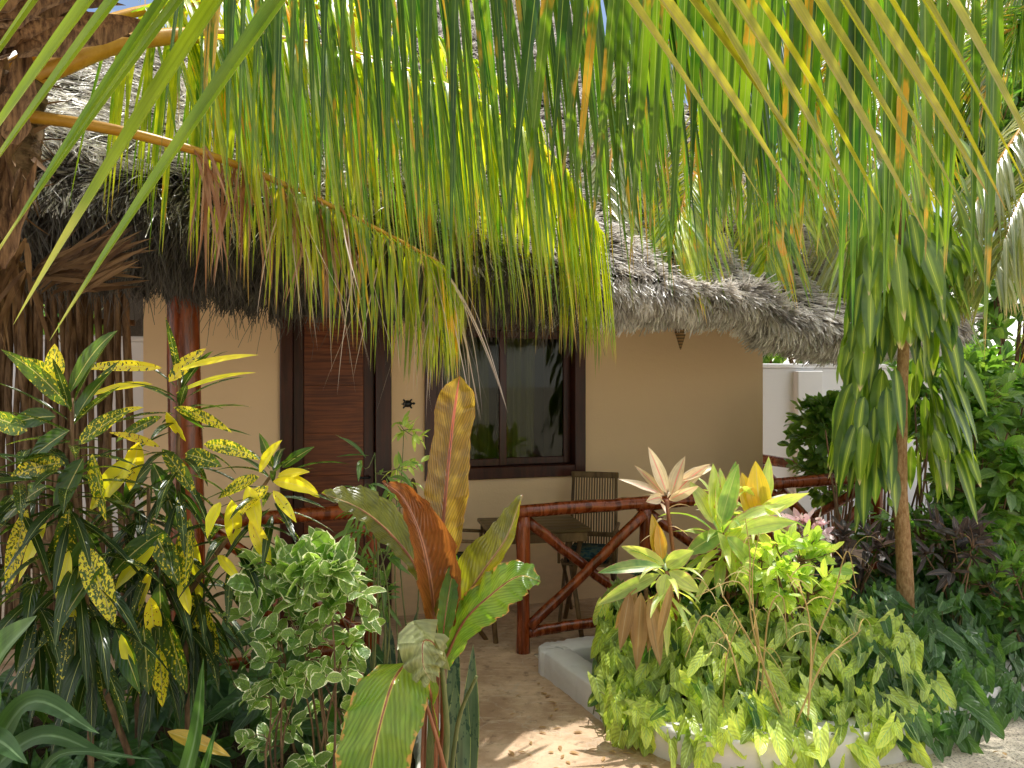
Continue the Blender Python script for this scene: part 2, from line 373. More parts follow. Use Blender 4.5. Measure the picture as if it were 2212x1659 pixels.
M['wall'] = plaster_mat('cream_plaster', (.93, .66, .40), .06, .07)
M['white'] = plaster_mat('white_painted_wall', (.78, .78, .80), .06, .12)
M['kerb'] = plaster_mat('whitewashed_kerb', (.78, .76, .73), .12, .4)
M['post'] = wood_mat('varnished_pole', (.10, .016, .003), (.36, .075, .014), .25, (22, 22, 3), .45, .12, .25)
M['frame'] = wood_mat('dark_hardwood_frame', (.035, .007, .003), (.085, .019, .007), .36, (30, 30, 3), .35, .08, .1)
M['door'] = wood_mat('hardwood_door', (.11, .024, .007), (.28, .078, .022), .4, (3, 30, 60), .35, .12, .1)
M['chair'] = wood_mat('teak_slats', (.10, .055, .02), (.24, .145, .06), .5, (20, 20, 4), .4, .1)
M['table'] = wood_mat('brown_tabletop', (.10, .06, .022), (.18, .11, .04), .35, (4, 40, 40), .5, .08)
M['stick'] = bark_mat('fence_stick', (.08, .04, .018), (.34, .21, .11), .85, (40, 40, 5), .5)
M['trunk'] = bark_mat('palm_trunk_bark', (.07, .04, .02), (.28, .18, .10), .9, (14, 14, 40), .8, .2, 55.)
M['fibre'] = leaf_mat('palm_fibre', (.07, .03, .012), (.30, .17, .08), .15, ((.2, .1, .03), (.35, .2, .08)), rough=.8)
M['bract'] = bark_mat('palm_leaf_base', (.06, .025, .01), (.32, .17, .075), .8, (70, 70, 9), .6)
M['stem'] = bark_mat('shrub_stem', (.12, .065, .035), (.30, .18, .10), .8, (60, 60, 14), .4)
M['dracaena_trunk'] = bark_mat('dracaena_bark', (.30, .16, .065), (.56, .36, .18), .85, (60, 60, 28), .9, .2, 0)
M['green_stem'] = bark_mat('green_stem', (.10, .13, .04), (.20, .20, .07), .5, (60, 60, 10), .2)
M['red_stem'] = bark_mat('red_petiole', (.26, .07, .03), (.42, .17, .07), .35, (70, 70, 6), .15, .6)
M['rachis'] = bark_mat('yellow_palm_midrib', (.52, .25, .02), (.66, .36, .04), .4, (18, 18, 18), .12, .5)
M['rachis_green'] = bark_mat('green_palm_midrib', (.20, .22, .03), (.34, .32, .05), .4, (18, 18, 18), .12, .5)
M['soil'] = ground_mat('garden_soil', (.03, .02, .012), (.05, .033, .02), (.09, .06, .04), 4., 45.)
M['gravel'] = ground_mat('coral_sand', (.84, .74, .58), (.74, .63, .49), (.26, .20, .15), 3., 85., .9, lo=.52, hi=.62)
def _path():
    t = NT('stone_paving'); ob = t.obj()
    n1 = t.noise(ob, 2.2, 7., .7); n2 = t.noise(ob, 17., 5., .65); n3 = t.noise(t.scale(ob, (2.2, 9., 1.)), 2.6, 6., .7); n4 = t.noise(ob, 140., 2.)
    col = t.mix(t.smooth(n1, .35, .68), (.40, .255, .155), (.70, .50, .33))
    col = t.mix(t.math('MULTIPLY', t.smooth(n3, .5, .7), .6), col, (.72, .57, .41))
    col = t.mix(t.math('MULTIPLY', t.smooth(n2, .55, .72), .6), col, (.17, .105, .065))
    vo = t.t.nodes.new('ShaderNodeTexVoronoi'); vo.feature = 'DISTANCE_TO_EDGE'; vo.inputs['Scale'].default_value = 2.1
    mpv = t.t.nodes.new('ShaderNodeVectorMath'); mpv.operation = 'ADD'; t.t.links.new(ob, mpv.inputs[0]); t.t.links.new(t.noise(ob, 3., 4., out=1), mpv.inputs[1]); t.t.links.new(mpv.outputs[0], vo.inputs[0])
    cr = t.smooth(vo.outputs[0], .03, .008)
    col = t.mix(t.math('MULTIPLY', cr, .45), col, (.55, .44, .33))
    h = t.math('ADD', t.math('ADD', n2, t.math('MULTIPLY', n4, .3)), t.math('ADD', n1, t.math('MULTIPLY', cr, -.25)))
    return t.done(t.pbr(col, t.math('ADD', t.math('MULTIPLY', n2, .4), .35), .35, t.bump(h, .5, .012)))
M['path'] = _path()
M['black'] = (lambda t: t.done(t.pbr((.012, .012, .013), .35, .5)))(NT('black_metal'))
M['wicker'] = (lambda t: t.done(t.pbr(t.mix(t.smooth(t.math('SINE', t.math('MULTIPLY', t.lc()[2], 300.)), -.3, .3), (.10, .055, .02), (.30, .17, .06)), .7)))(NT('woven_palm'))
def _cushion():
    t = NT('patterned_cushion'); ob = t.obj()
    n = t.noise(ob, 22., 3.)
    return t.done(t.pbr(t.ramp(n, [(.40, (.01, .025, .035)), (.52, (.03, .09, .10)), (.62, (.10, .13, .07))]), .8, .2))
M['cushion'] = _cushion()
def _curtain():
    t = NT('olive_curtain'); ob = t.obj()
    n = t.noise(t.scale(ob, (30, 30, 1)), 1., 3.)
    p = t.pbr(t.mix(n, (.30, .28, .13), (.52, .48, .25)), .9, .1)
    tl = t.t.nodes.new('ShaderNodeBsdfTranslucent'); tl.inputs[0].default_value = (.5, .45, .25, 1)
    mx = t.t.nodes.new('ShaderNodeMixShader'); mx.inputs[0].default_value = .3
    t.t.links.new(p, mx.inputs[1]); t.t.links.new(tl.outputs[0], mx.inputs[2]); return t.done(mx.outputs[0])
M['curtain'] = _curtain()
def _glass():
    t = NT('window_glass')
    tr = t.t.nodes.new('ShaderNodeBsdfTransparent'); tr.inputs[0].default_value = (.66, .70, .58, 1)
    gl = t.t.nodes.new('ShaderNodeBsdfGlossy'); gl.inputs['Roughness'].default_value = .02
    fr = t.t.nodes.new('ShaderNodeFresnel'); fr.inputs[0].default_value = 1.16
    mx = t.t.nodes.new('ShaderNodeMixShader'); t.t.links.new(t.math('ADD', fr.outputs[0], .01), mx.inputs[0])
    t.t.links.new(tr.outputs[0], mx.inputs[1]); t.t.links.new(gl.outputs[0], mx.inputs[2]); return t.done(mx.outputs[0])
M['glass'] = _glass()
M['interior'] = plaster_mat('interior_plaster', (.35, .33, .25))

# ------------------------------------------------------------------ world, sun, camera
ELEV, AZ = 67.0, 31.0       # the sun stands beyond the hut, a little to the right
sd = np.array([math.sin(math.radians(AZ)) * math.cos(math.radians(ELEV)), math.cos(math.radians(AZ)) * math.cos(math.radians(ELEV)), math.sin(math.radians(ELEV))])
w = bpy.data.worlds.new('World'); SC.world = w; w.use_nodes = True
nt = w.node_tree; nt.nodes.clear()
wo = nt.nodes.new('ShaderNodeOutputWorld'); bg = nt.nodes.new('ShaderNodeBackground'); sk = nt.nodes.new('ShaderNodeTexSky')
sk.sky_type = 'NISHITA'; sk.sun_disc = False; sk.sun_elevation = math.radians(ELEV); sk.sun_rotation = math.radians(AZ)
sk.dust_density = 1.2; sk.air_density = 1.0; sk.ozone_density = 1.5
bg.inputs[1].default_value = .15
tc = nt.nodes.new('ShaderNodeTexCoord'); cn = nt.nodes.new('ShaderNodeTexNoise'); cn.inputs['Scale'].default_value = 3.2; cn.inputs['Detail'].default_value = 6
cr = nt.nodes.new('ShaderNodeValToRGB'); cr.color_ramp.elements[0].position = .45; cr.color_ramp.elements[1].position = .58
mp = nt.nodes.new('ShaderNodeMapping'); mp.inputs['Scale'].default_value = (1, 1, 2.2)
mxw = nt.nodes.new('ShaderNodeMix'); mxw.data_type = 'RGBA'
nt.links.new(tc.outputs['Generated'], mp.inputs[0]); nt.links.new(mp.outputs[0], cn.inputs['Vector']); nt.links.new(cn.outputs[0], cr.inputs[0])
nt.links.new(cr.outputs[0], mxw.inputs[0]); nt.links.new(sk.outputs[0], mxw.inputs[6]); mxw.inputs[7].default_value = (15.5, 14.8, 13.8, 1)
nt.links.new(mxw.outputs[2], bg.inputs[0]); nt.links.new(bg.outputs[0], wo.inputs[0])
sun = bpy.data.lights.new('sun', 'SUN'); sun.energy = 5.0; sun.angle = math.radians(.5); sun.color = (1, .97, .90)
so = bpy.data.objects.new('sun', sun); COL.objects.link(so)
so.rotation_euler = Vector(-sd).to_track_quat('-Z', 'Y').to_euler()
cam = bpy.data.cameras.new('camera'); cam.sensor_width = 36; cam.lens = FPX / 2212 * 36; cam.clip_end = 600; cam.clip_start = .05
co = bpy.data.objects.new('camera', cam); COL.objects.link(co); co.location = (0, 0, CAMZ); co.rotation_euler = (PI / 2, 0, 0)
SC.camera = co
SC.view_settings.view_transform = 'Standard'; SC.view_settings.look = 'None'; SC.view_settings.exposure = 0; SC.view_settings.gamma = 1
SC.render.engine = 'CYCLES'
SC.cycles.max_bounces = 10; SC.cycles.diffuse_bounces = 5; SC.cycles.transparent_max_bounces = 12; SC.cycles.use_denoising = True
SC.cycles.sample_clamp_indirect = 6.0

# ------------------------------------------------------------------ setting: ground, path, beds
def sheet(name, pts, mat, z, kind='structure'):
    me = bpy.data.meshes.new(name); bm = bmesh.new()
    f = bm.faces.new([bm.verts.new((p[0], p[1], z)) for p in pts]); bmesh.ops.triangulate(bm, faces=[f])
    bm.normal_update()
    for fc in bm.faces:
        if fc.normal.z < 0: fc.normal_flip()
    bm.to_mesh(me); bm.free(); me.materials.append(mat)
    o = bpy.data.objects.new(name, me); COL.objects.link(o); o['kind'] = kind; return o
sheet('ground', [(-300, -300), (300, -300), (300, 300), (-300, 300)], M['gravel'], 0.0)
YAW = math.atan(.325); E = np.array([math.cos(YAW), math.sin(YAW), 0]); DD = np.array([-math.sin(YAW), math.cos(YAW), 0]); O = np.array([0, 5.877, 0])
def loc2(X, Y): return (X * E[0] + (Y - 5.877) * E[1], -X * E[1] + (Y - 5.877) * E[0])
def H(x, y, z=0.0): return O + E * x + DD * y + np.array([0, 0, z])
path_pts = [(-.32, 1.0), (1.3, 1.0), (1.2, 3.2), (.86, 3.32), (.56, 3.6), (.30, 4.3), H(-.2, -1.05)[:2], H(3.6, -1.05)[:2], H(3.6, .3)[:2], H(-3.8, .3)[:2], H(-3.8, -1.1)[:2], H(-1.2, -1.1)[:2], (-.62, 4.2), (-.32, 3.3)]
sheet('path', path_pts, M['path'], .008)
sheet('left_bed_soil', [(-6, 1.0), (-.36, 1.0), (-.36, 3.3), (-.66, 4.2), H(-1.2, -1.12)[:2], H(-3.8, -1.12)[:2], (-7, 5)], M['soil'], .012)
right_bed = [(.32, 4.35), (.60, 3.68), (.9, 3.42), (1.25, 3.45), (1.9, 3.62), (2.9, 4.35), (4.6, 5.6), (7, 7.5), (7, 11), (3.4, 8.2), H(2.5, -.95)[:2], H(-.1, -1.12)[:2]]
sheet('right_bed_soil', right_bed, M['soil'], .03)

def kerb(name, pts, w, h, label):
    """whitewashed kerb along a plan polyline, rounded top, slightly uneven"""
    mb = MB(); pts = catmull(np.array([(*p, 0) for p in pts]), 140)
    tg = nrm(np.gradient(pts, axis=0)); sx = np.stack([tg[:, 1], -tg[:, 0], 0 * tg[:, 0]], 1)
    prof = [(-w / 2, 0), (-w / 2 * 1.0, h * .55), (-w / 2 * .98, h * .93), (-w / 2 * .88, h), (0, h * 1.01), (w / 2 * .88, h), (w / 2 * .98, h * .93), (w / 2, h * .5), (w / 2, 0)]
    K, J = len(pts), len(prof); V = np.zeros((K, J, 3))
    jit = rng.standard_normal((K, J)) * .0025; jit[:, [2, 3]] -= (rng.random((K, 1)) < .12) * .012 * rng.random((K, 1))
    for j, (a, z) in enumerate(prof):
        V[:, j] = pts + sx * (a + jit[:, j:j + 1]); V[:, j, 2] = z + (jit[:, j] if 0 < j < J - 1 else 0)
    F = [(k * J + j, k * J + j + 1, (k + 1) * J + j + 1, (k + 1) * J + j) for k in range(K - 1) for j in range(J - 1)]
    mb.add(V, F); n0 = 0
    for k in (0, K - 1):
        for j in range(J - 2):
            F2 = (k * J, k * J + j + 1, k * J + j + 2, k * J + j + 2) if k else (0, j + 2, j + 1, j + 1)
            mb.f.append(np.array([F2]))
    return tag(mb.build(name, M['kerb']), label, 'kerb')
kerb('garden_kerb', [(.98, 4.78), (.60, 4.68), (.30, 4.57), (.24, 4.52), (.28, 4.44), (.44, 4.08), (.62, 3.70), (.86, 3.44), (1.25, 3.45), (1.9, 3.62), (2.9, 4.35), (4.6, 5.6)], .17, .15, 'whitewashed concrete kerb edging the philodendron bed beside the gravel')
kerb('garden_kerb', [(-.30, 1.6), (-.31, 2.8), (-.36, 3.45), (-.6, 4.1)], .14, .15, 'whitewashed kerb behind the snake plant, beside the brown path')

# ------------------------------------------------------------------ the hut
hut = thing('thatched_hut', 'cream plastered hut with deep shaggy thatched roof, wooden door and window', 'hut', tuple(O), YAW)
WT = .2; XL, XR, DEP, HT = -2.55, 2.24, 5.0, 2.75
dx0, dx1, dz1 = -1.69, -.92, 2.26
wx0, wx1, wz0, wz1 = -.674, .595, .977, 2.2
mb = MB()
for x0, x1, z0, z1 in ((XL, dx0, 0, HT), (dx0, dx1, dz1, HT), (dx1, wx0, 0, HT), (wx0, wx1, 0, wz0), (wx0, wx1, wz1, HT), (wx1, XR, 0, HT)):
    box(mb, x0, x1, 0, WT, z0, z1)
mb.build('front_wall', M['wall'], hut, False)
mb = MB(); box(mb, XL, XL + WT, WT + .002, DEP, 0, HT); mb.build('side_wall', M['wall'], hut, False)
mb = MB(); box(mb, XR - WT, XR, WT + .002, DEP, 0, HT); mb.build('side_wall', M['wall'], hut, False)
mb = MB(); box(mb, XL + WT + .002, XR - WT - .002, DEP - WT, DEP, 0, HT); mb.build('rear_wall', M['interior'], hut, False)
mb = MB(); box(mb, XL + .01, XR - .01, .01, DEP - .01, HT + .002, HT + .05); mb.build('ceiling_board', M['interior'], hut, False)
# door
mb = MB()
bevel_box(mb, dx0, dx0 + .085, -.03, .15, 0, dz1, .006); bevel_box(mb, dx1 - .11, dx1, -.03, .15, 0, dz1, .006)
bevel_box(mb, dx0 + .087, dx1 - .112, -.03, .15, dz1 - .09, dz1, .006)
df = mb.build('door_frame', M['frame'], hut, False)
mb = MB()
dl, dr = dx0 + .09, dx1 - .115
z = .02; i = 0
while z < dz1 - .1:
    hgt = [.34, .27, .41, .30][i % 4]; z1 = min(z + hgt, dz1 - .095)
    bevel_box(mb, dl + .075, dr - .075, .05, .085, z, z1 - .0008, .0012); z = z1; i += 1
door = mb.build('door', M['door'], hut, False)
for xa in (dl, dr - .073):
    mb = MB(); bevel_box(mb, xa, xa + .073, .042, .095, .02, dz1 - .095, .005); mb.build('stile', M['frame'], door, False)
mb = MB(); tube(mb, [(dr - .035, .04, 1.02), (dr - .035, -.01, 1.02), (dr - .11, -.015, 1.02)], .009, 8); mb.build('handle', M['black'], door)
# window
mb = MB(); fw = .11
bevel_box(mb, wx0, wx0 + fw * .8, -.035, .13, wz0, wz1, .006); bevel_box(mb, wx1 - fw * .8, wx1, -.035, .13, wz0, wz1, .006)
bevel_box(mb, wx0 + fw * .8 + .002, wx1 - fw * .8 - .002, -.035, .13, wz0, wz0 + .09, .006); bevel_box(mb, wx0 + fw * .8 + .002, wx1 - fw * .8 - .002, -.035, .13, wz1 - .1, wz1, .006)
win = mb.build('window_frame', M['frame'], hut, False)
mx_ = -.065
for a, b in ((wx0 + fw * .8 + .003, mx_ + .03), (mx_ - .03, wx1 - fw * .8 - .003)):
    yo = .02 if a < -.3 else .062
    mb = MB(); sw = .055; z0, z1 = wz0 + .093, wz1 - .103
    bevel_box(mb, a, a + sw, yo, yo + .038, z0, z1, .004); bevel_box(mb, b - sw, b, yo, yo + .038, z0, z1, .004)
    bevel_box(mb, a + sw + .001, b - sw - .001, yo, yo + .038, z0, z0 + sw, .004); bevel_box(mb, a + sw + .001, b - sw - .001, yo, yo + .038, z1 - sw, z1, .004)
    s = mb.build('sash', M['frame'], win, False)
    mb = MB(); box(mb, a + sw - .005, b - sw + .005, yo + .017, yo + .021, z0 + sw - .005, z1 - sw + .005); mb.build('pane', M['glass'], win, False)
def curtain(x0, x1, y, z0, z1, amp, freq):
    mb = MB(); n = 80; xs = np.linspace(x0, x1, n); V = []
    for k, x in enumerate(xs):
        yy = y + amp * math.sin(freq * x + .6 * math.sin(5 * x)) + amp * .4 * math.sin(freq * 2.3 * x)
        V += [(x, yy, z0), (x + .02 * math.sin(7 * x), yy * 1.0, z1)]
    mb.add(V, [(2 * k, 2 * k + 2, 2 * k + 3, 2 * k + 1) for k in range(n - 1)]); return mb.build('curtain', M['curtain'], hut)
curtain(wx0 + .05, -.10, .27, .85, 2.25, .022, 60)
curtain(-.03, .27, .27, .85, 2.25, .022, 55)
# turtle plaque
tb = MB()
def disc(mb, cx, cz, rx, rz, y0, y1, n=18, ang=0.0):
    th = np.linspace(0, 2 * PI, n, endpoint=False); ca, sa = math.cos(ang), math.sin(ang)
    V = [(cx, y1, cz)]; V += [(cx + rx * .8 * math.cos(a) * ca - rz * .8 * math.sin(a) * sa, y1 + (y0 - y1) * .25, cz + rx * .8 * math.cos(a) * sa + rz * .8 * math.sin(a) * ca) for a in th]
    V += [(cx + rx * math.cos(a) * ca - rz * math.sin(a) * sa, y0, cz + rx * math.cos(a) * sa + rz * math.sin(a) * ca) for a in th]
    F = [(0, 1 + k, 1 + (k + 1) % n, 1 + (k + 1) % n) for k in range(n)] + [(1 + k, 1 + n + k, 1 + n + (k + 1) % n, 1 + (k + 1) % n) for k in range(n)]
    mb.add(V, F)
disc(tb, 0, 0, .034, .026, 0, -.022); disc(tb, .044, .002, .013, .009, 0, -.012); disc(tb, -.037, -.002, .008, .004, 0, -.006)
for sx_, sz_ in ((1, 1), (1, -1), (-1, 1), (-1, -1)): disc(tb, .024 * sx_, .024 * sz_, .014, .007, 0, -.009, 12, .8 * sx_ * sz_)
tu = tb.build('turtle_plaque', M['black']); tu.location = H(-.80, -.001, 1.546); tu.rotation_euler = (0, 0, YAW)
tag(tu, 'small black turtle ornament on the wall between door and window', 'wall ornament')
# cone lamp
mb = MB()
tube(mb, [(0, 0, .24), (0, 0, .16), (0, 0, .08), (0, 0, 0)], [.075, .052, .028, .004], 16, bump=.03)
lamp = thing('hanging_lamp', 'brown woven cone lampshade hanging point down under the eave', 'lamp', tuple(H(.97, -.82, 1.93)), YAW)
mb.build('lamp_shade', M['wicker'], lamp)
mb = MB(); tube(mb, [(0, 0, .24), (.003, 0, .32), (0, 0, .45)], .004, 6); mb.build('cord', M['black'], lamp)

# roof
ex = np.array([-5.0, -4.2, -2.38, -1.68, -.90, .07, .8, 1.30, 1.47, 1.98, 2.6, 3.34])
ez = np.array([2.38, 2.34, 2.24, 2.14, 2.15, 2.11, 2.11, 2.10, 1.98, 1.88, 1.92, 1.99])
def eave_z(x): return np.interp(x, ex, ez) + .05
def thick(x): return np.interp(x, [-4.2, -1.0, .2, 1.1], [.50, .44, .20, .16])
RX0, RX1, RY = .80, 1.9, 3.74; RZ = 6.64
XE0, XE1 = -4.2, 3.06
def roof_pt(a, b):
    """a along the eave 0..1, b 0..1 up the section (0 bottom of the fringe face, .12 top of that face, 1 ridge)"""
    a = np.asarray(a, float); b = np.asarray(b, float)
    x = XE0 + (XE1 - XE0) * a; zb = eave_z(x); th = thick(x)
    lump = .05 * np.sin(x * 3.1 + 1) + .03 * np.sin(x * 7.7) + .02 * np.sin(b * 40 + x * 5)
    xr = RX0 + (RX1 - RX0) * a
    c = np.clip(b / .12, 0, 1); u = np.clip((b - .12) / .88, 0, 1)
    ybot = -1.22 + .12 * (1 - c) ** 2 - .07 * np.sin(PI * c * .9)
    y = ybot * (1 - u) + RY * u + 0 * a; xx = x * (1 - u) + xr * u
    z = (zb + th * (c ** .85)) * (1 - u) + RZ * u - .10 * np.sin(PI * u)
    return np.stack([xx, y - lump * .5 * (1 - u), z + lump * .5 * (u > 0)], -1)
mb = MB(); na, nb_ = 70, 40
aa, bb = np.meshgrid(np.linspace(0, 1, na), np.concatenate([np.linspace(0, .12, 8), np.linspace(.14, 1, nb_ - 8)]), indexing='ij')
V = roof_pt(aa, bb)
mb.add(V, [(i * nb_ + j, (i + 1) * nb_ + j, (i + 1) * nb_ + j + 1, i * nb_ + j + 1) for i in range(na - 1) for j in range(nb_ - 1)])
# side and rear slopes
L0, R0, LR, RR = V[0, 0], V[-1, 0], V[0, -1], V[-1, -1]
LB = np.array([XE0, 8.7, 2.3]); RB = np.array([XE1, 8.7, 2.0])
for a, b, c, d in ((LB, V[0, 8], LR, LR), (V[-1, 8], RB, RR, RR), (RB, LB, LR, RR)):
    mb.add(np.array([a, b, c, d]), [(0, 1, 2, 3)] if not np.allclose(c, d) else [(0, 1, 2, 2)])
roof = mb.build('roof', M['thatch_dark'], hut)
# underside
mb = MB(); xs = np.linspace(XE0 + .03, XE1 - .03, 40)
V = []
for x in xs: V += [(x, -1.10, eave_z(x) + .03), (x, -.2, eave_z(x) + .42), (x, .3, eave_z(x) + .75)]
mb.add(V, [(3 * i + j, 3 * i + j + 1, 3 * i + j + 4, 3 * i + j + 3) for i in range(39) for j in range(2)])
mb.build('roof_underside', M['soffit'], roof)
# straw
TUFT = np.column_stack([rng.standard_normal(4096), rng.random(4096), rng.random(4096), rng.random(4096)]); STRAW_RND = []
def straw(N, b_lo, b_hi, L, W, lift, spread, droop=0., power=1.0, a_lo=0., a_hi=1., wid=(.7, 1.5)):
    a = a_lo + (a_hi - a_lo) * rng.random(N); b = b_lo + (b_hi - b_lo) * rng.random(N) ** power
    p = roof_pt(a, b); pu = roof_pt(a, np.minimum(b + .01, 1)); pl = roof_pt(np.minimum(a + .004, 1), b)
    dn = nrm(p - pu); sx = nrm(pl - roof_pt(np.maximum(a - .004, 0), b)); nn = nrm(np.cross(sx, -dn))
    nn = np.where(nn[:, 1:2] > .3, -nn, nn)
    row = np.floor(b * 46 + .35 * np.sin(a * 60)).astype(int); tid = (np.floor(a * 150 + (row % 2) * .5 + .3 * np.sin(row * 1.7)).astype(int) * 131 + row * 17) % 4096
    ts_, tl_, tr_ = TUFT[tid, 0], TUFT[tid, 1], TUFT[tid, 2]
    d = nrm(dn + sx * (rng.standard_normal(N) * spread * .6 + ts_ * .38)[:, None] + nn * (lift * (.1 + .55 * rng.random(N) + tl_ * .75))[:, None])
    STRAW_RND.append(np.clip(tr_ * .6 + rng.random(N) * .5, 0, 1)); p = p + dn * (TUFT[tid, 3] * .05)[:, None]
    return p + nn * (rng.random(N) * .03)[:, None] - nn * .01, d, nrm(nn + sx * (rng.standard_normal(N) * .5)[:, None]), L * (.5 + rng.random(N)), W * (wid[0] + (wid[1] - wid[0]) * rng.random(N))
mb = MB()
p, d, n, L, W = straw(44000, .10, 1.0, .115, .012, .65, .42)
leaves(mb, p, d, n, L, W, .12, prof_blade, 2, 1, .3, rnd=STRAW_RND[-1], twist=rng.standard_normal(len(p)) * .6)
p, d, n, L, W = straw(38000, .08, .42, .11, .011, .75, .5, power=1.3)
leaves(mb, p, d, n, L, W, .15, prof_blade, 2, 1, .3, rnd=STRAW_RND[-1], twist=rng.standard_normal(len(p)) * .8)
p, d, n, L, W = straw(2500, .10, .5, .28, .006, .7, .9, a_hi=.45)
leaves(mb, p, d, n, L, W, .6, prof_blade, 4, 1, .1, rnd=STRAW_RND[-1], curl=rng.standard_normal(len(p)) * .8)
p, d, n, L, W = straw(16000, 0, .13, .11, .011, .5, .5, a_lo=.56)
leaves(mb, p, d, n, L, W, .3, prof_blade, 2, 1, .3, rnd=STRAW_RND[-1], twist=rng.standard_normal(len(p)) * .8)
p, d, n, L, W = straw(6000, 0, .02, .13, .010, .1, .28, a_lo=.56)
leaves(mb, p, d, n, L, W, .4, prof_blade, 2, 1, .3, rnd=STRAW_RND[-1])
mb.build('thatch', M['thatch'], roof)
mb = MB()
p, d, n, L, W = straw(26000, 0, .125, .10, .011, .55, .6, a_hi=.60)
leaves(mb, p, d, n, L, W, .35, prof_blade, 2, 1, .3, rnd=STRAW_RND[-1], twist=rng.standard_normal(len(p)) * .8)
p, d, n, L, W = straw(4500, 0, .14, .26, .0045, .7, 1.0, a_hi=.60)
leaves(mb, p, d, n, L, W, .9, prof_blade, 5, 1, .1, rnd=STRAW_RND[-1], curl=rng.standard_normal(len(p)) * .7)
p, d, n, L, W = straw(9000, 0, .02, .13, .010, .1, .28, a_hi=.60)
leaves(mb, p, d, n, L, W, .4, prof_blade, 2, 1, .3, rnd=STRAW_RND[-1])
tag(mb.build('eave_fringe', M['thatch_shaded'], roof), 'dark shaggy eave over the door, shade put into its straw colour')
# eave post
mb = MB(); pp = [(0, 0, z) for z in np.linspace(0, 2.55, 14)]; pp = np.array(pp); pp[:, 0] += .012 * np.sin(pp[:, 2] * 2.3)
tube(mb, pp, np.linspace(.092, .083, 14), 16, bump=.012)
o = mb.build('veranda_post', M['post'], hut); o.location = (-2.207, -1.0, 0)
tag(o, 'thick varnished red-brown eave post')

# ------------------------------------------------------------------ veranda railings
def railing(name, label, p0, p1, posts=(1, 1), h=.89, cross=True, low=True, rp=.043, longer=.0):
    p0 = np.array([*p0, 0.]); p1 = np.array([*p1, 0.]); dv = p1 - p0; ln = np.linalg.norm(dv[:2]); ax = dv / ln
    r = thing(name, label, 'railing', tuple(p0), math.atan2(dv[1], dv[0]), 'varnished pole railings of the veranda')
    def pole(nm, a, b, rad, kn=.02):
        m_ = MB(); q = catmull([a, (np.array(a) + np.array(b)) / 2 + rng.standard_normal(3) * .004, b], 14)
        q[1:-1] += rng.standard_normal((12, 3)) * .0018
        tube(m_, q, rad * (1 + .05 * np.sin(np.linspace(0, 7, 14) + rng.random() * 6)), 14, bump=kn); return m_.build(nm, M['post'], r)
    if posts[0]: pole('post', (0, 0, 0), (0, 0, h - .03), rp)
    if posts[1]: pole('post', (ln, 0, 0), (ln, 0, h - .03), rp)
    pole('top_rail', (-.06, 0, h), (ln + .06 + longer, 0, h + .015), .042)
    if low: pole('bottom_rail', (.03, 0, .13), (ln - .03, 0, .15), .035)
    if cross:
        pole('brace', (.03, -.02, .17), (ln - .03, -.02, h - .06), .034)
        pole('brace', (.03, .03, h - .06), (ln - .03, .03, .2), .034)
    return r
ra = H(-.25, -1.0)[:2]; rb = H(.62, -.97)[:2]; rc = H(1.55, -1.0)[:2]
railing('veranda_railing', 'crossed pole railing with glossy corner post beside the garden kerb', ra, rb)
railing('veranda_railing', 'pole railing section partly behind the pink-tipped cordylines', rb + .0, rc, (0, 1))
railing('veranda_railing', 'crossed pole railing between the thick eave post and the entrance, behind the croton', H(-2.10, -1.02)[:2], H(-1.19, -1.0)[:2], (0, 1), h=.93)
railing('veranda_railing', 'dark pole railing at the veranda end, in front of the white boundary wall', H(2.5, -.98)[:2], H(2.5, .45)[:2], (0, 1), h=1.0)
railing('veranda_railing', 'shadowed pole railing ending behind the hanging leaves of the dracaena', H(1.65, -1.0)[:2], H(2.5, -1.0)[:2], (0, 1), h=.99)

# ------------------------------------------------------------------ veranda furniture
def chair(label, loc, rz, cushion):
    c = thing('slatted_chair', label, 'chair', loc, rz, 'folding slatted wooden chairs on the veranda'); c.scale = (.76, .9, 1.0)
    def bar(nm, pts, r, mat=M['chair'], par=c, flat=1.):
        m_ = MB(); tube(m_, np.array(pts, float), r, 8, flat=flat); return m_.build(nm, mat, par)
    W2 = .22
    for s in (-1, 1):
        bar('back_post', [(s * W2, .20, .40), (s * (W2 - .005), .27, .75), (s * (W2 - .01), .33, 1.02)], .016)
        bar('leg', [(s * (W2 + .02), -.24, 0), (s * (W2 + .02), -.02, .3), (s * (W2 + .02), .2, .62)], .016)
        bar('leg', [(s * W2, .26, 0), (s * W2, 0, .3), (s * W2, -.2, .46)], .016)
        bar('armrest', [(s * (W2 + .03), -.24, .65), (s * (W2 + .03), 0, .66), (s * (W2 + .02), .26, .66)], .020, flat=.6)
        bar('arm_support', [(s * (W2 + .03), -.2, .44), (s * (W2 + .03), -.2, .64)], .014)
    m_ = MB(); bevel_box(m_, -.235, .235, .318, .34, .985, 1.03, .006); b = m_.build('top_rail', M['chair'], c, False)
    m_ = MB(); bevel_box(m_, -.21, .21, .235, .25, .56, .595, .005); m_.build('lower_rail', M['chair'], c, False)
    m_ = MB()
    for k in range(15):
        x = -.18 + .36 * k / 14; tube(m_, [(x, .235, .50), (x, .285, .8), (x, .325, 1.0)], .0075, 6)
    m_.build('backrest', M['chair'], c)
    m_ = MB()
    for k in range(9): bevel_box(m_, -.22, .22, -.22 + k * .049, -.18 + k * .049, .43, .447, .004)
    m_.build('seat', M['chair'], c, False)
    if cushion:
        m_ = MB(); bevel_box(m_, -.205, .205, -.215, .20, .45, .52, .03, 3); m_.build('cushion', M['cushion'], c)
    return c
chair('slatted chair with dark patterned cushion, its back below the window corner', tuple(H(.42, -.50)), YAW - .55, True)
chair('slatted chair half hidden by the tall red banana leaf', tuple(H(-.56, -.46)), YAW + 1.3, True)
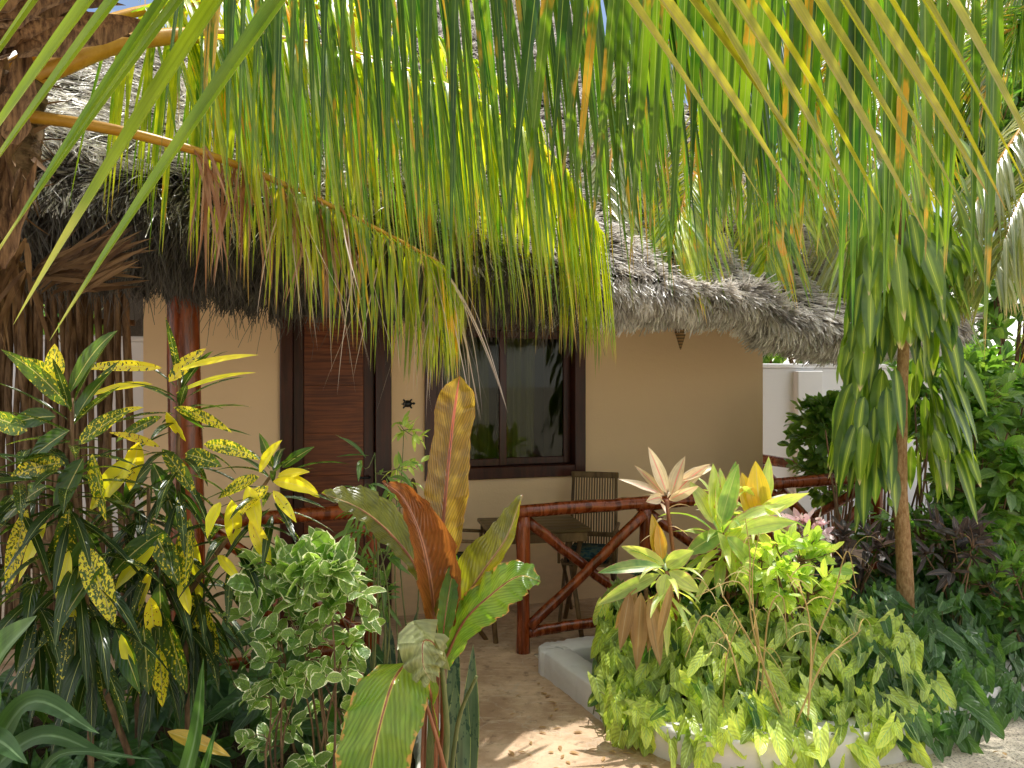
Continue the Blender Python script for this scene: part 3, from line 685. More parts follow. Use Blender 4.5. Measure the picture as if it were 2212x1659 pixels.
tt = thing('wooden_table', 'small brown wooden table behind the crossed veranda railing', 'table', tuple(H(-.05, -.60)), YAW - .12)
mb = MB()
for k in range(5): bevel_box(mb, -.34, .34, -.26 + k * .105, -.157 + k * .105, .715, .74, .004)
mb.build('tabletop', M['table'], tt, False)
for yy in (-.245, .225):
    mb = MB(); bevel_box(mb, -.32, .32, yy, yy + .02, .65, .713, .004); mb.build('apron', M['chair'], tt, False)
for s in (-1, 1):
    for e in (-1, 1):
        mb = MB(); tube(mb, [(s * .29, -.22 * e, 0), (s * .29, 0, .35), (s * .29, .22 * e, .71)], .017, 8); mb.build('leg', M['chair'], tt)

# ------------------------------------------------------------------ stick fence on the left, boundary walls
fe = thing('stick_fence', 'brown fence of upright rough sticks left of the cream wall', 'fence', tuple(H(-2.62, .1)), YAW)
proto = None
k = 0
for i in range(60):
    x = -.03 - i * .036 - rng.random() * .010
    if i < 3:
        x = -.03 - i * .055
    mb = MB(); q = np.array([(x + rng.standard_normal() * .004, rng.standard_normal() * .025, z) for z in np.linspace(0, 2.35 + rng.random() * .25, 9)]); q[:, 0] += .012 * np.sin(q[:, 2] * 2 + i)
    tube(mb, q, .017 + .009 * rng.random(), 7, bump=.08); mb.build('stick', M['stick'], fe)
for z in (.5, 1.35, 2.1):
    mb = MB(); tube(mb, [(0, .045, z), (-1, .05, z + .02), (-1.95, .045, z)], .02, 7, bump=.06); mb.build('cross_pole', M['stick'], fe)

def wall_box(name, label, a, b, th, h, pil=()):
    a = np.array([*a, 0.]); b = np.array([*b, 0.]); dv = b - a; ln = np.linalg.norm(dv)
    t_ = thing(name, label, 'wall', tuple(a), math.atan2(dv[1], dv[0]))
    mb = MB(); bevel_box(mb, 0, ln, 0, th, -.02, h, .01); mb.build('panel', M['white'], t_, False)
    mb = MB(); bevel_box(mb, -.03, ln + .03, -.03, th + .03, h + .001, h + .05, .01); mb.build('coping', M['white'], t_, False)
    for x in pil:
        mb = MB(); bevel_box(mb, x, x + .3, -.10, -.002, -.02, h - .03, .008); mb.build('pilaster', M['white'], t_, False)
    return t_
wall_box('boundary_wall', 'white plastered boundary wall with pilasters seen beyond the hut corner', (2.2, 8.2), (9.5, 9.6), .2, 1.86, (.85, 3.2))
wall_box('garden_wall', 'white wall glimpsed through the gaps of the stick fence', (-9, 6.0), (-3.1, 7.6), .2, 2.1)

# ------------------------------------------------------------------ palms
UP = np.array([0, 0, 1.0])
def frond(parent, pts, r0, n, L, W, mat='palm', rmat='rachis', t0=.25, ang=50, droop=1.6, lift=.15, dexp=.7, sides=(1, 1), aim=(0, 0, 0), prot=(.55, 1., .35), jit=.1, fold=.45, rows=9, name='frond', wvar=.15, twist=.25, skip=None, rend=.15):
    q = catmull([np.asarray(p, float) for p in pts], 120)
    mb = MB(); tube(mb, q[::3], np.linspace(r0, r0 * rend, 40), 9, flat=.75)
    ts = np.linspace(t0, .995, n); ids = ts * 119; i0 = np.minimum(ids.astype(int), 118); fr = (ids - i0)[:, None]
    pos = q[i0] * (1 - fr) + q[i0 + 1] * fr; tg = nrm(q[np.minimum(i0 + 2, 119)] - q[np.maximum(i0 - 1, 0)])
    side = nrm(np.cross(tg, UP)); up = np.cross(side, tg)
    B, Dv, Nn, LL, WW, DR = [], [], [], [], [], []
    rel = (ts - t0) / (1 - t0)
    lp = np.interp(rel, [0, .15, .5, .85, 1], [prot[0], prot[1] * .92, prot[1], prot[1] * .75, prot[2]])
    for s, on in zip((1, -1), sides):
        if not on: continue
        a = np.radians(ang * (1 - .45 * rel)) + rng.standard_normal(n) * jit
        d = tg * np.cos(a)[:, None] + side * (s * np.sin(a))[:, None] + up * lift + np.asarray(aim) + rng.standard_normal((n, 3)) * jit * .5
        keep = np.ones(n, bool) if skip is None else rng.random(n) > skip
        B.append(pos[keep]); Dv.append(nrm(d)[keep]); Nn.append((up + side * (.25 * s))[keep])
        LL.append((L * lp * (1 + rng.standard_normal(n) * .05))[keep]); WW.append((W * (.75 + .25 * lp) * (1 + rng.standard_normal(n) * wvar))[keep]); DR.append((droop * (.8 + .4 * rng.random(n)))[keep])
    lf = MB(); B = np.concatenate(B); N = len(B)
    leaves(lf, B, np.concatenate(Dv), np.concatenate(Nn), np.concatenate(LL), np.concatenate(WW), np.concatenate(DR), prof_palm, rows, 1, fold, droopexp=dexp, twist=rng.standard_normal(N) * twist)
    o = lf.build(name, M[mat], parent); mb.build('midrib', M[rmat], o)
    return o, q
def hang_leaflets(parent, q, t_lo, t_hi, n, L, W, mat, name, droop=3., spread=.5, rows=9, fold=.3):
    t = t_lo + (t_hi - t_lo) * rng.random(n); pos = q[(t * 119).astype(int)] + rng.standard_normal((n, 3)) * .02
    d = rng.standard_normal((n, 3)) * spread; d[:, 2] = -abs(d[:, 2]) - .8; d[:, 0] += .12
    mb = MB(); leaves(mb, pos, nrm(d), rng.standard_normal((n, 3)), L * (.6 + .6 * rng.random(n)), W * (.6 + .8 * rng.random(n)), droop * (.4 + rng.random(n)), prof_palm, rows, 1, fold, twist=rng.standard_normal(n) * 1.2, curl=rng.standard_normal(n) * .35)
    return mb.build(name, M[mat], parent)

def palm_trunk(parent, pts, r):
    q = catmull(pts, 60); mb = MB(); rr = np.interp(np.linspace(0, 1, 60), np.linspace(0, 1, len(r)), r) * (1 + .03 * np.sin(np.arange(60) * 2.1))
    tube(mb, q, rr, 20, bump=.02); return mb.build('trunk', M['trunk'], parent), q

# palm on the left: crown in the upper left corner
pa = thing('coconut_palm', 'coconut palm with brown fibrous crown and yellow midribs, by the stick fence', 'palm', (-2.7, 3.1, 0))
def rel(o, pts): return [np.asarray(p, float) - np.array(o.location) for p in pts]
ca = P(-30, 170, 2.9)
tr, q = palm_trunk(pa, rel(pa, [(-2.7, 3.1, 0), (-2.5, 3.05, .9), P(-110, 560, 2.95), P(-30, 330, 2.92), ca]), [.22, .15, .135, .17, .2])
# fibre sheaths round the crown
mb = MB(); N = 420
tt_ = rng.random(N) * .42 + .58; pos = q[(tt_ * 59).astype(int)]
az = rng.random(N) * 2 * PI; rad = np.stack([np.cos(az), np.sin(az), 0 * az], 1)
leaves(mb, pos + rad * .12, rad * .25 + np.stack([0 * az, 0 * az, np.where(rng.random(N) < .45, -1., .8)], 1) + rng.standard_normal((N, 3)) * .35, rad,   .10 + .14 * rng.random(N), .010 + .030 * rng.random(N) ** 2, .5, prof_strap, 5, 1, .2, curl=rng.standard_normal(N) * .5)
mb.build('fibre', M['fibre'], tr)
# broad woody leaf bases
mb = MB()
for i in range(26):
    u0, v0 = rng.uniform(-90, 40), rng.uniform(-20, 260); D = rng.uniform(2.6, 2.8)
    if i < 15:
        v0 = rng.uniform(40, 150); u1, v1 = u0 + rng.uniform(150, 360), v0 - rng.uniform(60, 170)
    else: v0 += 330; u1, v1 = u0 + rng.uniform(-20, 90), v0 - rng.uniform(150, 300)
    a, b = P(u0, v0, D), P(u1, v1, D + .05)
    leaves(mb, [a - np.array(pa.location)], [b - a], [(rng.normal() * .3, -1, .3 + rng.normal() * .4)], np.linalg.norm(b - a), rng.uniform(30, 95) / FPX * D, rng.uniform(.1, .35), prof_strap, 14, 3, .45, wave=.3, twist=rng.standard_normal() * .8, curl=rng.normal() * .4)
mb.build('leaf_base', M['bract'], tr)
# frond B (yellow midrib crossing in front of the thatch)
def rp(u, v, D, o=pa): return P(u, v, D) - np.array(o.location)
fb, qb = frond(pa, [rp(-20, 250, 2.85), rp(100, 256, 2.9), rp(300, 292, 3.02), rp(500, 352, 3.3), rp(700, 438, 3.5), rp(900, 540, 3.75), rp(960, 580, 3.85), rp(1000, 660, 3.88)], .036, 62, .66, .024, 'palm_yellow', 'rachis', .50, 80, 5.5, -.4, .3, prot=(.9, 1., .2), jit=.34, aim=(0, 0, -.4), twist=.7, rend=.05)
hang_leaflets(fb, qb, .36, .60, 70, .50, .015, 'palm_dry', 'dry_leaflets', 2.4, .28)
hang_leaflets(fb, qb, .50, .98, 75, .74, .008, 'palm_wisp', 'dry_wisps', 1.6, .34, 14)
# frond C arching over, glossy above, glowing below
fc, qc = frond(pa, [rp(-30, 200, 2.9), rp(110, 150, 2.95), rp(280, 90, 3.15), rp(500, 78, 3.5), rp(760, 120, 3.85), rp(1000, 205, 4.1), rp(1190, 340, 4.3), rp(1290, 490, 4.4)], .058, 140, 1.34, .034, 'palm_yellow', 'rachis', .36, 78, 5.0, -.1, .35, aim=(0, 0, -.3), prot=(.75, 1., .6), jit=.16)
# a further frond behind it, finer and greener
frond(pa, [rp(-30, 180, 3.0), rp(120, 90, 3.1), rp(320, 20, 3.4), rp(560, 0, 3.9), rp(800, 40, 4.3), rp(1000, 130, 4.7), rp(1150, 260, 4.9)], .036, 130, 1.15, .028, 'palm_yellow', 'rachis', .30, 75, 4.5, .0, .35, prot=(.8, 1., .6), jit=.2)
# frond A: dark green curtain hanging from above the frame
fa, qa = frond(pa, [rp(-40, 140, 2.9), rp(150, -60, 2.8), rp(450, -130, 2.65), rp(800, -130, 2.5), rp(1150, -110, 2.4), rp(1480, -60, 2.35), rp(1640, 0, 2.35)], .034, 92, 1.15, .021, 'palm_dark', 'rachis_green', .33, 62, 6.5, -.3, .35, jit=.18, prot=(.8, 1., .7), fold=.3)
frond(pa, [rp(-40, 140, 2.95), rp(120, -20, 3.0), rp(480, -150, 3.0), rp(900, -170, 3.0), rp(1350, -150, 3.0), rp(1750, -90, 3.0), rp(1950, -20, 3.0)], .036, 110, 1.36, .022, 'palm', 'rachis_green', .30, 66, 6.5, -.3, .35, jit=.18, prot=(.7, 1., .6), fold=.3)
# more of the crown: fronds leaving the frame
frond(pa, [rp(-40, 120, 2.9), rp(-250, -100, 2.7), rp(-600, -200, 2.5), rp(-1000, -50, 2.3)], .03, 70, .8, .035, 'palm', 'rachis', .3, 50, 1.8)
frond(pa, [rp(-40, 120, 2.9), rp(100, -150, 3.3), rp(350, -250, 4.0), rp(620, -180, 4.9), rp(800, 0, 5.4)], .03, 90, .85, .034, 'palm_yellow', 'rachis', .3, 52, 1.9, prot=(.5, 1, .4))
frond(pa, [rp(-40, 120, 2.9), rp(-50, -250, 3.3), rp(-20, -350, 4.0), rp(60, -150, 4.8)], .03, 60, .8, .034, 'palm', 'rachis', .3, 50, 1.6)
# dead fronds hanging beside the trunk
mb = MB(); N = 260
st = np.stack([P(u, v, D) for u, v, D in zip(rng.uniform(-160, 60, N), rng.uniform(490, 590, N), rng.uniform(3.0, 3.4, N))]) - np.array(pa.location)
d = np.stack([rng.standard_normal(N) * .25 - .35, rng.standard_normal(N) * .2, -np.ones(N) * .55], 1)
leaves(mb, st, d, rng.standard_normal((N, 3)) + np.array([0, -1.5, 0]), .25 + .3 * rng.random(N), .018 + .02 * rng.random(N), .5, prof_palm, 6, 1, .35)
for _ in range(70):
    a = P(rng.uniform(60, 200), rng.uniform(560, 640), rng.uniform(3.2, 3.6)) - np.array(pa.location)
    leaves(mb, [a], [(rng.uniform(.5, 1), 0, rng.uniform(-.1, .9))], [(0, -1, .3)], rng.uniform(.15, .35), .022, .1, prof_strap, 4, 1, .2)
mb.build('dead_frond', M['fibre'], pa)

# palm overhead, trunk beside the photographer
pb = thing('coconut_palm', 'overhead coconut palm whose large near fronds hang across the top of the view', 'palm', (-.85, -1.1, 0))
cb = np.array([-.45, -.75, 3.25])
palm_trunk(pb, rel(pb, [(-.85, -1.1, 0), (-.8, -1.05, 1.2), (-.6, -.9, 2.4), cb]), [.2, .14, .13, .17])
def rq(u, v, D): return P(u, v, D) - np.array(pb.location)
cbr = cb - np.array(pb.location)
# near leaflets crossing the upper left corner
f1 = thing  # (kept simple: explicit near leaflets on one midrib)
F_pts = [cbr, np.array([-.35, .2, 3.2]) - np.array(pb.location), rq(1150, -420, 1.12), rq(800, -360, 1.2), rq(450, -330, 1.26), rq(60, -300, 1.3), rq(-250, -230, 1.34)]
qF = catmull(F_pts, 120)
mb = MB(); spec = [(840, -300, 105, 735, 62, 1.20), (690, -300, 28, 700, 60, 1.24), (585, -310, -10, 560, 46, 1.22), (640, -310, -40, 590, 44, 1.27), (440, -300, -100, 420, 50, 1.26), (505, -310, -90, 470, 48, 1.23), (230, -290, -200, 330, 46, 1.28), (310, -300, -150, 340, 40, 1.30), (80, -290, -300, 260, 46, 1.3)]
for (u0, v0, u1, v1, wpx, D) in spec:
    a, b = rq(u0, v0, D), rq(u1, v1, D * 1.12); leaves(mb, [a], [b - a + np.array([0, 0, .04])], [(-.55, -.75, .45)], np.linalg.norm(b - a), wpx / FPX * D * 1.75, .10, prof_palm, 16, 1, .50, twist=.25 * rng.standard_normal())
fF = mb.build('frond', M['palm_near'], pb)
mb = MB(); tube(mb, qF[::3], np.linspace(.024, .006, 40), 9, flat=.8); mb.build('midrib', M['rachis_green'], fF)
# olive leaflets slanting down to the right
base_off = np.array(pb.location)
def slanted(specs, mat, rach, name='frond', nrmv=(.35, -.85, .4), droop=.18, r=.02, prof=prof_palm, fold=.5):
    mb = MB()
    for (u0, v0, u1, v1, wpx, D) in specs:
        a, b = rq(u0, v0, D), rq(u1, v1, D * 1.1)
        leaves(mb, [a], [b - a + np.array([0, 0, .05])], [np.array(nrmv) + rng.standard_normal(3) * .12], np.linalg.norm(b - a), wpx / FPX * D * 1.1, droop * (.5 + rng.random()), prof, 14, 1, fold, twist=.5 * rng.standard_normal())
    o = mb.build(name, M[mat], pb); m2 = MB(); q = catmull(rach, 120); tube(m2, q[::3], np.linspace(r, r * .3, 40), 9, flat=.8); m2.build('midrib', M['rachis_green'], o); return o
sp = []
for i in range(13):
    u0 = 1240 + i * 62 + rng.uniform(-12, 12); lnx = 420 - i * 9; sp.append((u0, -160 + i * 5, u0 + lnx + rng.uniform(-15, 25), 470 + rng.uniform(-60, 80) - i * 4, 40 + rng.uniform(-8, 10), 1.62 + i * .012))
slanted(sp, 'palm_olive', [cbr, np.array([-.1, .5, 3.22]) - base_off, rq(1000, -320, 1.55), rq(1300, -170, 1.62), rq(1700, -130, 1.7), rq(2050, -90, 1.78), rq(2200, -40, 1.8)], r=.026)
sp = []
for i in range(40):
    u0 = 1180 + i * 25 + rng.uniform(-10, 10); sp.append((u0, -150 + i * 3, u0 - 50 + i * 1 + rng.uniform(-22, 22), 480 + i * 5.6 + rng.uniform(-110, 90), 30 + rng.uniform(-6, 8), 2.0 + rng.uniform(-.02, .02)))
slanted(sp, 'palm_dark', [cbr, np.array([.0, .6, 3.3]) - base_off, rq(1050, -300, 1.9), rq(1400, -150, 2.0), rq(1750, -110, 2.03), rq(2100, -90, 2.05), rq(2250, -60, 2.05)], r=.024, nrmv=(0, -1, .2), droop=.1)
# further overhead fronds, out of frame, shading the front of the garden
frond(pb, [cbr, np.array([.5, -.9, 3.6]) - base_off, np.array([1.4, -.9, 3.4]) - base_off, np.array([2.3, -.7, 2.8]) - base_off], .03, 60, .8, .035, 'palm', 'rachis_green', .25, 50, 1.6)
frond(pb, [cbr, np.array([-1.2, -.6, 3.7]) - base_off, np.array([-2.2, -.3, 3.4]) - base_off, np.array([-3.0, .1, 2.6]) - base_off], .03, 60, .8, .035, 'palm', 'rachis_green', .25, 50, 1.6)

for pts_ in (([.2, 1.0, 3.95], [.9, 2.0, 4.0], [1.7, 2.7, 3.7]), ([-.1, 1.0, 4.0], [.2, 2.2, 4.1], [.45, 3.0, 3.8]), ([-.6, .8, 3.9], [-.95, 1.8, 3.95], [-1.1, 2.6, 3.7]), ([.6, .4, 3.9], [1.5, 1.2, 3.9], [2.4, 1.8, 3.5])):
    frond(pb, [cbr] + [np.array(p_) - base_off for p_ in pts_], .03, 60, .6, .036, 'palm', 'rachis_green', .25, 55, .5, .1)  # unseen fronds added to throw dappled shade on the near leaflets
# palm on the right, behind the dracaena
pc = thing('coconut_palm', 'sunlit coconut palm at the right edge with fine yellow-green fronds over the roof', 'palm', (4.1, 5.6, 0))
cc = P(2420, 40, 5.0)
palm_trunk(pc, rel(pc, [(4.1, 5.6, 0), (4.1, 5.5, 1.4), (4.0, 5.2, 2.8), cc]), [.2, .14, .13, .17])
def rr_(u, v, D): return P(u, v, D) - np.array(pc.location)
ccr = cc - np.array(pc.location)
pd_ = thing('coconut_palm', 'tall palm behind the hut whose fine yellow-green fronds droop over the right of the roof', 'palm', (6.1, 8.6, 0))
cd = P(2270, -120, 7.5); pdl = np.array(pd_.location)
palm_trunk(pd_, rel(pd_, [(6.1, 8.6, 0), (6.1, 8.4, 2.0), (5.7, 8.0, 4.2), cd]), [.22, .15, .13, .18])
for k, (pts_, mt, n_) in enumerate((
    ([(1980, -200, 6.8), (1780, -100, 6.5), (1650, 60, 6.2), (1520, 300, 5.7), (1470, 460, 5.3), (1452, 540, 5.1)], 'palm_yellow', 140),
    ([(2050, -140, 6.9), (1900, -40, 6.6), (1790, 130, 6.3), (1690, 380, 5.7), (1650, 590, 5.3)], 'palm_yellow', 140),
    ([(2120, -80, 7.0), (2020, 0, 6.7), (1930, 150, 6.4), (1860, 400, 5.8), (1830, 600, 5.4)], 'palm_pale', 130),
    ([(1950, -260, 6.9), (1700, -220, 6.7), (1480, -60, 6.5), (1350, 200, 6.0), (1310, 420, 5.5), (1290, 520, 5.25)], 'palm_pale', 140),
    ([(2080, -160, 6.9), (1960, -100, 6.7), (1850, 20, 6.5), (1760, 240, 6.0), (1740, 480, 5.6)], 'palm_yellow', 130),
    ([(2150, -20, 7.0), (2080, 80, 6.8), (2000, 260, 6.4), (1960, 480, 6.0)], 'palm_yellow', 110),
    ([(2000, -260, 6.9), (1780, -240, 6.7), (1580, -120, 6.5), (1450, 80, 6.2), (1390, 300, 5.8)], 'palm_yellow', 120))):
    frond(pd_, [cd - pdl] + [P(*p_) - pdl for p_ in pts_], .036, n_, 1.02, .034, mt, 'rachis', .25, 48, 1.3, .1, .7, jit=.10)
frond(pc, [ccr, rr_(2300, 170, 4.7), rr_(2190, 300, 4.5), rr_(2100, 460, 4.4), rr_(2060, 620, 4.35)], .024, 80, .62, .026, 'palm_pale', 'rachis', .22, 50, 1.8, .15, .7)
frond(pc, [ccr, rr_(2400, 200, 4.6), rr_(2290, 330, 4.3), rr_(2200, 440, 4.2), rr_(2150, 600, 4.1)], .024, 80, .66, .030, 'palm_pale', 'rachis', .22, 55, 1.7, .15, .7)
frond(pc, [ccr, rr_(2300, 30, 5.2), rr_(2190, 60, 5.4), rr_(2080, 140, 5.6), rr_(2010, 260, 5.7)], .024, 80, .7, .022, 'palm', 'rachis', .2, 55, .8, .2)
frond(pc, [ccr, rr_(2350, -150, 5.4), rr_(2250, -160, 5.8), rr_(2100, -60, 6.4), rr_(1980, 120, 6.9)], .024, 80, .8, .024, 'palm', 'rachis', .2, 55, .9, .2)
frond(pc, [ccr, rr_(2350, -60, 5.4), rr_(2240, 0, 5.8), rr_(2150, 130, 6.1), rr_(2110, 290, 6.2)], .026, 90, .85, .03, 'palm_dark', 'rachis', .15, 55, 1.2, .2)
frond(pc, [ccr, rr_(2400, -160, 5.1), rr_(2330, -170, 5.3), rr_(2230, -60, 5.4), rr_(2190, 120, 5.4)], .026, 90, .8, .028, 'palm', 'rachis', .15, 55, 1.2, .2)
frond(pc, [ccr, rr_(2700, -120, 5.2), rr_(3000, 0, 5.5), rr_(3200, 300, 5.6)], .024, 60, .7, .03, 'palm', 'rachis', .2, 55, 1.2, .2)
frond(pc, [ccr, rr_(2500, 150, 4.8), rr_(2420, 420, 4.5), rr_(2330, 560, 4.4), rr_(2270, 760, 4.4)], .024, 70, .62, .028, 'palm_yellow', 'rachis', .2, 55, 1.4, .2)

# ------------------------------------------------------------------ plants: shared generators
def stem_tube(parent, pts, r, mat='stem', name='stem', n=16, bump=.04):
    mb = MB(); tube(mb, catmull(pts, n), r, 8, bump=bump); return mb.build(name, M[mat], parent)

def px_leaves(mb, specs, off, droop=.15, prof=prof_lance, rows=10, half=2, fold=.3, wave=.06, face=(0, -1, .35), jn=.35, dz=.10):
    """specs: (u0, v0, u1, v1, width, D, depth change) of single prominent leaves"""
    for s in specs:
        u0, v0, u1, v1, wpx, D = s[:6]; dd = s[6] if len(s) > 6 else rng.uniform(-.08, .08)
        a, b = P(u0, v0, D), P(u1, v1, D + dd); L = np.linalg.norm(b - a)
        dr = droop * (.5 + rng.random())
        leaves(mb, [a - off], [nrm(b - a) + np.array([0, 0, dr * .5])], [np.array(face) + rng.standard_normal(3) * jn], L, wpx / FPX * D, dr, prof, rows, half, fold, wave, twist=rng.standard_normal() * .3)

def rosette(mb, c, n, L, W, droop, elev=(-.3, 1.2), prof=prof_lance, rows=8, half=1, fold=.3, wave=.05, zspan=.0, rexp=1.0):
    az = np.arange(n) * 2.39996 + rng.random() * 6; e = np.linspace(elev[1], elev[0], n) + rng.standard_normal(n) * .12
    d = np.stack([np.cos(az) * np.cos(e), np.sin(az) * np.cos(e), np.sin(e)], 1)
    base = np.asarray(c) - np.stack([0 * az, 0 * az, np.linspace(0, zspan, n)], 1) + d * .012
    n_ = np.stack([-np.cos(az) * np.sin(e), -np.sin(az) * np.sin(e), np.cos(e)], 1)
    leaves(mb, base, d, n_, L * (.75 + .4 * rng.random(n)), W * (.8 + .4 * rng.random(n)), droop * (.6 + .8 * rng.random(n)), prof, rows, half, fold, wave, twist=rng.standard_normal(n) * .25)

def bush(label, name, base, centre, rad, nb, nl, L, W, mat, prof=prof_oval, group=None, droop=.5, stems=5, smat='stem', sr=.010, fold=.25, out=.6, rows=5, half=1, shell=.35, cat='shrub'):
    base = np.asarray(base, float); t_ = thing(name, label, cat, tuple(base), 0, group)
    centre = np.asarray(centre, float) - base; rad = np.asarray(rad, float)
    tips = []
    mbs = MB()
    for s in range(stems):
        v = rng.standard_normal(3); v = v / np.linalg.norm(v); tip = centre + v * rad * (shell + (1 - shell) * rng.random()) * .8
        b0 = np.array([rng.standard_normal() * .04, rng.standard_normal() * .04, 0]); mid = (b0 + tip) / 2 + rng.standard_normal(3) * .05 + np.array([0, 0, .05])
        q = catmull([b0, mid, tip], 14); tube(mbs, q, np.linspace(sr, sr * .35, 14), 6); tips.append(q)
    allq = np.concatenate([q[5:] for q in tips])
    P_, D_, N_ = [], [], []
    for b in range(nb):
        v = rng.standard_normal(3); v /= np.linalg.norm(v); c = centre + v * rad * (shell + (1 - shell) * rng.random() ** .5)
        j = allq[np.argmin(((allq - c) ** 2).sum(1))]
        q = catmull([j, (j + c) / 2 + rng.standard_normal(3) * .02, c], 6); tube(mbs, q, np.linspace(sr * .4, sr * .15, 6), 5)
        k = nl; tt = .25 + .75 * rng.random(k); pos = j + (c - j) * tt[:, None]
        ax = nrm(c - j + 1e-6); az = rng.random(k) * 6.28
        r1 = nrm(np.cross(ax, [0.3, .2, 1.])); r2 = np.cross(ax, r1)
        d = ax * .5 + r1 * np.cos(az)[:, None] + r2 * np.sin(az)[:, None] + nrm(c - centre) * out + np.array([0, 0, .15]) + rng.standard_normal((k, 3)) * .25
        P_.append(pos); D_.append(nrm(d)); N_.append(np.array([0, -.3, 1.]) + rng.standard_normal((k, 3)) * .45)
    P_ = np.concatenate(P_); N = len(P_)
    mb = MB(); leaves(mb, P_, np.concatenate(D_), np.concatenate(N_), L * (.6 + .7 * rng.random(N)), W * (.65 + .6 * rng.random(N)), droop * rng.random(N) * 1.6, prof, rows, half, fold, .08, twist=rng.standard_normal(N) * .3)
    mbs.build('stem', M[smat], t_); mb.build('foliage', M[mat], t_)
    return t_

# ---- crotons, left
GC = 'croton shrubs in the left bed'
def croton(label, base, stems, yel, grn, fill, D, name='croton_plant'):
    base = np.asarray(base, float); t_ = thing(name, label, 'croton', tuple(base), 0, GC)
    ms, mg, my, md = MB(), MB(), MB(), MB()
    for pts in stems: tube(ms, catmull([np.asarray(p) - base for p in pts], 16), np.linspace(.011, .006, 16), 8, bump=.05)
    px_leaves(my, [(*q[:4], q[4] * 1.05, q[5] - .06) for q in yel], base, .35, jn=.25); px_leaves(mg, [(*q[:4], q[4] * 1.0, q[5] - .03) for q in grn], base, .45, jn=.3)
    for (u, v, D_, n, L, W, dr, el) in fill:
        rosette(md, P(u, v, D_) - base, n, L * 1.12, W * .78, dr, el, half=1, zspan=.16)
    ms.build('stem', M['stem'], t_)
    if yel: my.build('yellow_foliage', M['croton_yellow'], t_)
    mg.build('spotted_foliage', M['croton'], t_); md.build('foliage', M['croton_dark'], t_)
    return t_
D1 = 2.75
yel = [(365, 825, 445, 752, 34, D1), (350, 795, 160, 800, 24, D1), (385, 800, 560, 768, 20, D1), (380, 850, 555, 805, 12, D1), (330, 830, 175, 868, 16, D1), (310, 880, 210, 910, 15, D1),
       (360, 890, 400, 955, 34, D1), (345, 965, 235, 935, 18, D1), (290, 990, 195, 1105, 50, D1 - .1), (300, 955, 280, 1060, 40, D1), (535, 1050, 560, 1150, 36, D1), (540, 1120, 585, 1225, 32, D1), (500, 1080, 505, 1190, 36, D1),
       (170, 1140, 188, 1205, 24, D1), (335, 1180, 250, 1280, 32, D1 - .1), (330, 1230, 300, 1330, 28, D1 - .1), (390, 1250, 410, 1330, 26, D1), (420, 1160, 435, 1330, 24, D1 + .1), (470, 1200, 520, 1265, 22, D1), (325, 1290, 335, 1410, 34, D1 - .15),
       (590, 1040, 690, 1075, 26, D1 + .05), (600, 1030, 670, 1020, 22, D1 + .05), (560, 1020, 610, 950, 32, D1 + .05), (690, 1075, 600, 1020, 22, D1 + .05), (475, 1085, 450, 1165, 34, D1), (590, 1060, 640, 1130, 22, D1)]
grn = [(375, 880, 500, 940, 26, D1), (380, 880, 440, 930, 26, D1), (350, 900, 250, 960, 24, D1), (350, 970, 420, 1080, 34, D1), (330, 1000, 380, 1150, 44, D1), (290, 1010, 215, 1080, 30, D1), (400, 980, 480, 1010, 40, D1), (440, 960, 560, 1000, 32, D1), (560, 1030, 470, 1080, 36, D1), (590, 1010, 560, 935, 26, D1), (610, 1010, 680, 965, 26, D1 + .05), (580, 1050, 520, 1120, 36, D1),
       (320, 1130, 380, 1270, 50, D1 - .1), (350, 1150, 240, 1260, 46, D1 - .1), (345, 1260, 350, 1420, 46, D1 - .1), (350, 1320, 400, 1500, 56, D1 - .1), (330, 1300, 250, 1450, 46, D1), (310, 1350, 320, 1500, 54, D1 - .15), (345, 1400, 350, 1530, 38, D1 - .15), (400, 1280, 470, 1420, 48, D1 + .1), (410, 1120, 400, 1280, 50, D1)]
croton('tall yellow-splashed croton in front of the thick eave post', P(410, 1700, 2.85) * [1, 1, 0], [(P(410, 1700, 2.85) * [1, 1, 0], P(400, 1350, 2.8), P(385, 1050, D1), P(388, 800, D1)), (P(395, 1300, 2.8), P(500, 1150, D1), P(590, 1020, D1 + .05)), (P(400, 1350, 2.8), P(330, 1200, D1), P(320, 1050, D1))],
       yel, grn, [(388, 830, D1, 16, .22, .036, .5, (-.2, 1.0)), (385, 980, D1, 22, .25, .042, 1.2, (-.9, .4)), (590, 1020, D1 + .05, 22, .22, .036, .7, (-.6, .8)), (350, 1180, D1, 24, .27, .046, 1.5, (-1.2, .2)), (340, 1330, D1, 20, .27, .05, 1.6, (-1.2, .2)), (420, 1250, D1 + .1, 22, .25, .048, 1.5, (-1.2, .3)), (300, 1080, D1 + .1, 22, .25, .046, 1.3, (-1.0, .4)), (500, 1140, D1, 16, .22, .04, 1.2, (-.9, .4))], D1)
D2 = 2.5
grn = [(120, 825, 118, 742, 40, D2), (150, 850, 250, 705, 40, D2), (150, 880, 5, 750, 44, D2), (140, 840, 30, 770, 40, D2), (165, 900, 240, 800, 40, D2), (150, 930, 60, 1000, 50, D2), (170, 960, 290, 880, 46, D2), (140, 1000, 20, 1040, 50, D2), (180, 990, 120, 1120, 54, D2), (200, 980, 230, 1130, 50, D2), (120, 900, 20, 920, 44, D2), (60, 930, -30, 900, 50, D2), (100, 1050, 0, 1160, 60, D2), (60, 1100, 20, 1290, 40, D2),
       (150, 1100, 140, 1250, 50, D2), (190, 1150, 150, 1380, 60, D2), (160, 1280, 170, 1400, 56, D2), (180, 1180, 240, 1360, 58, D2), (165, 1330, 160, 1480, 50, D2), (250, 1360, 300, 1500, 50, D2), (230, 1200, 110, 1400, 50, D2)]
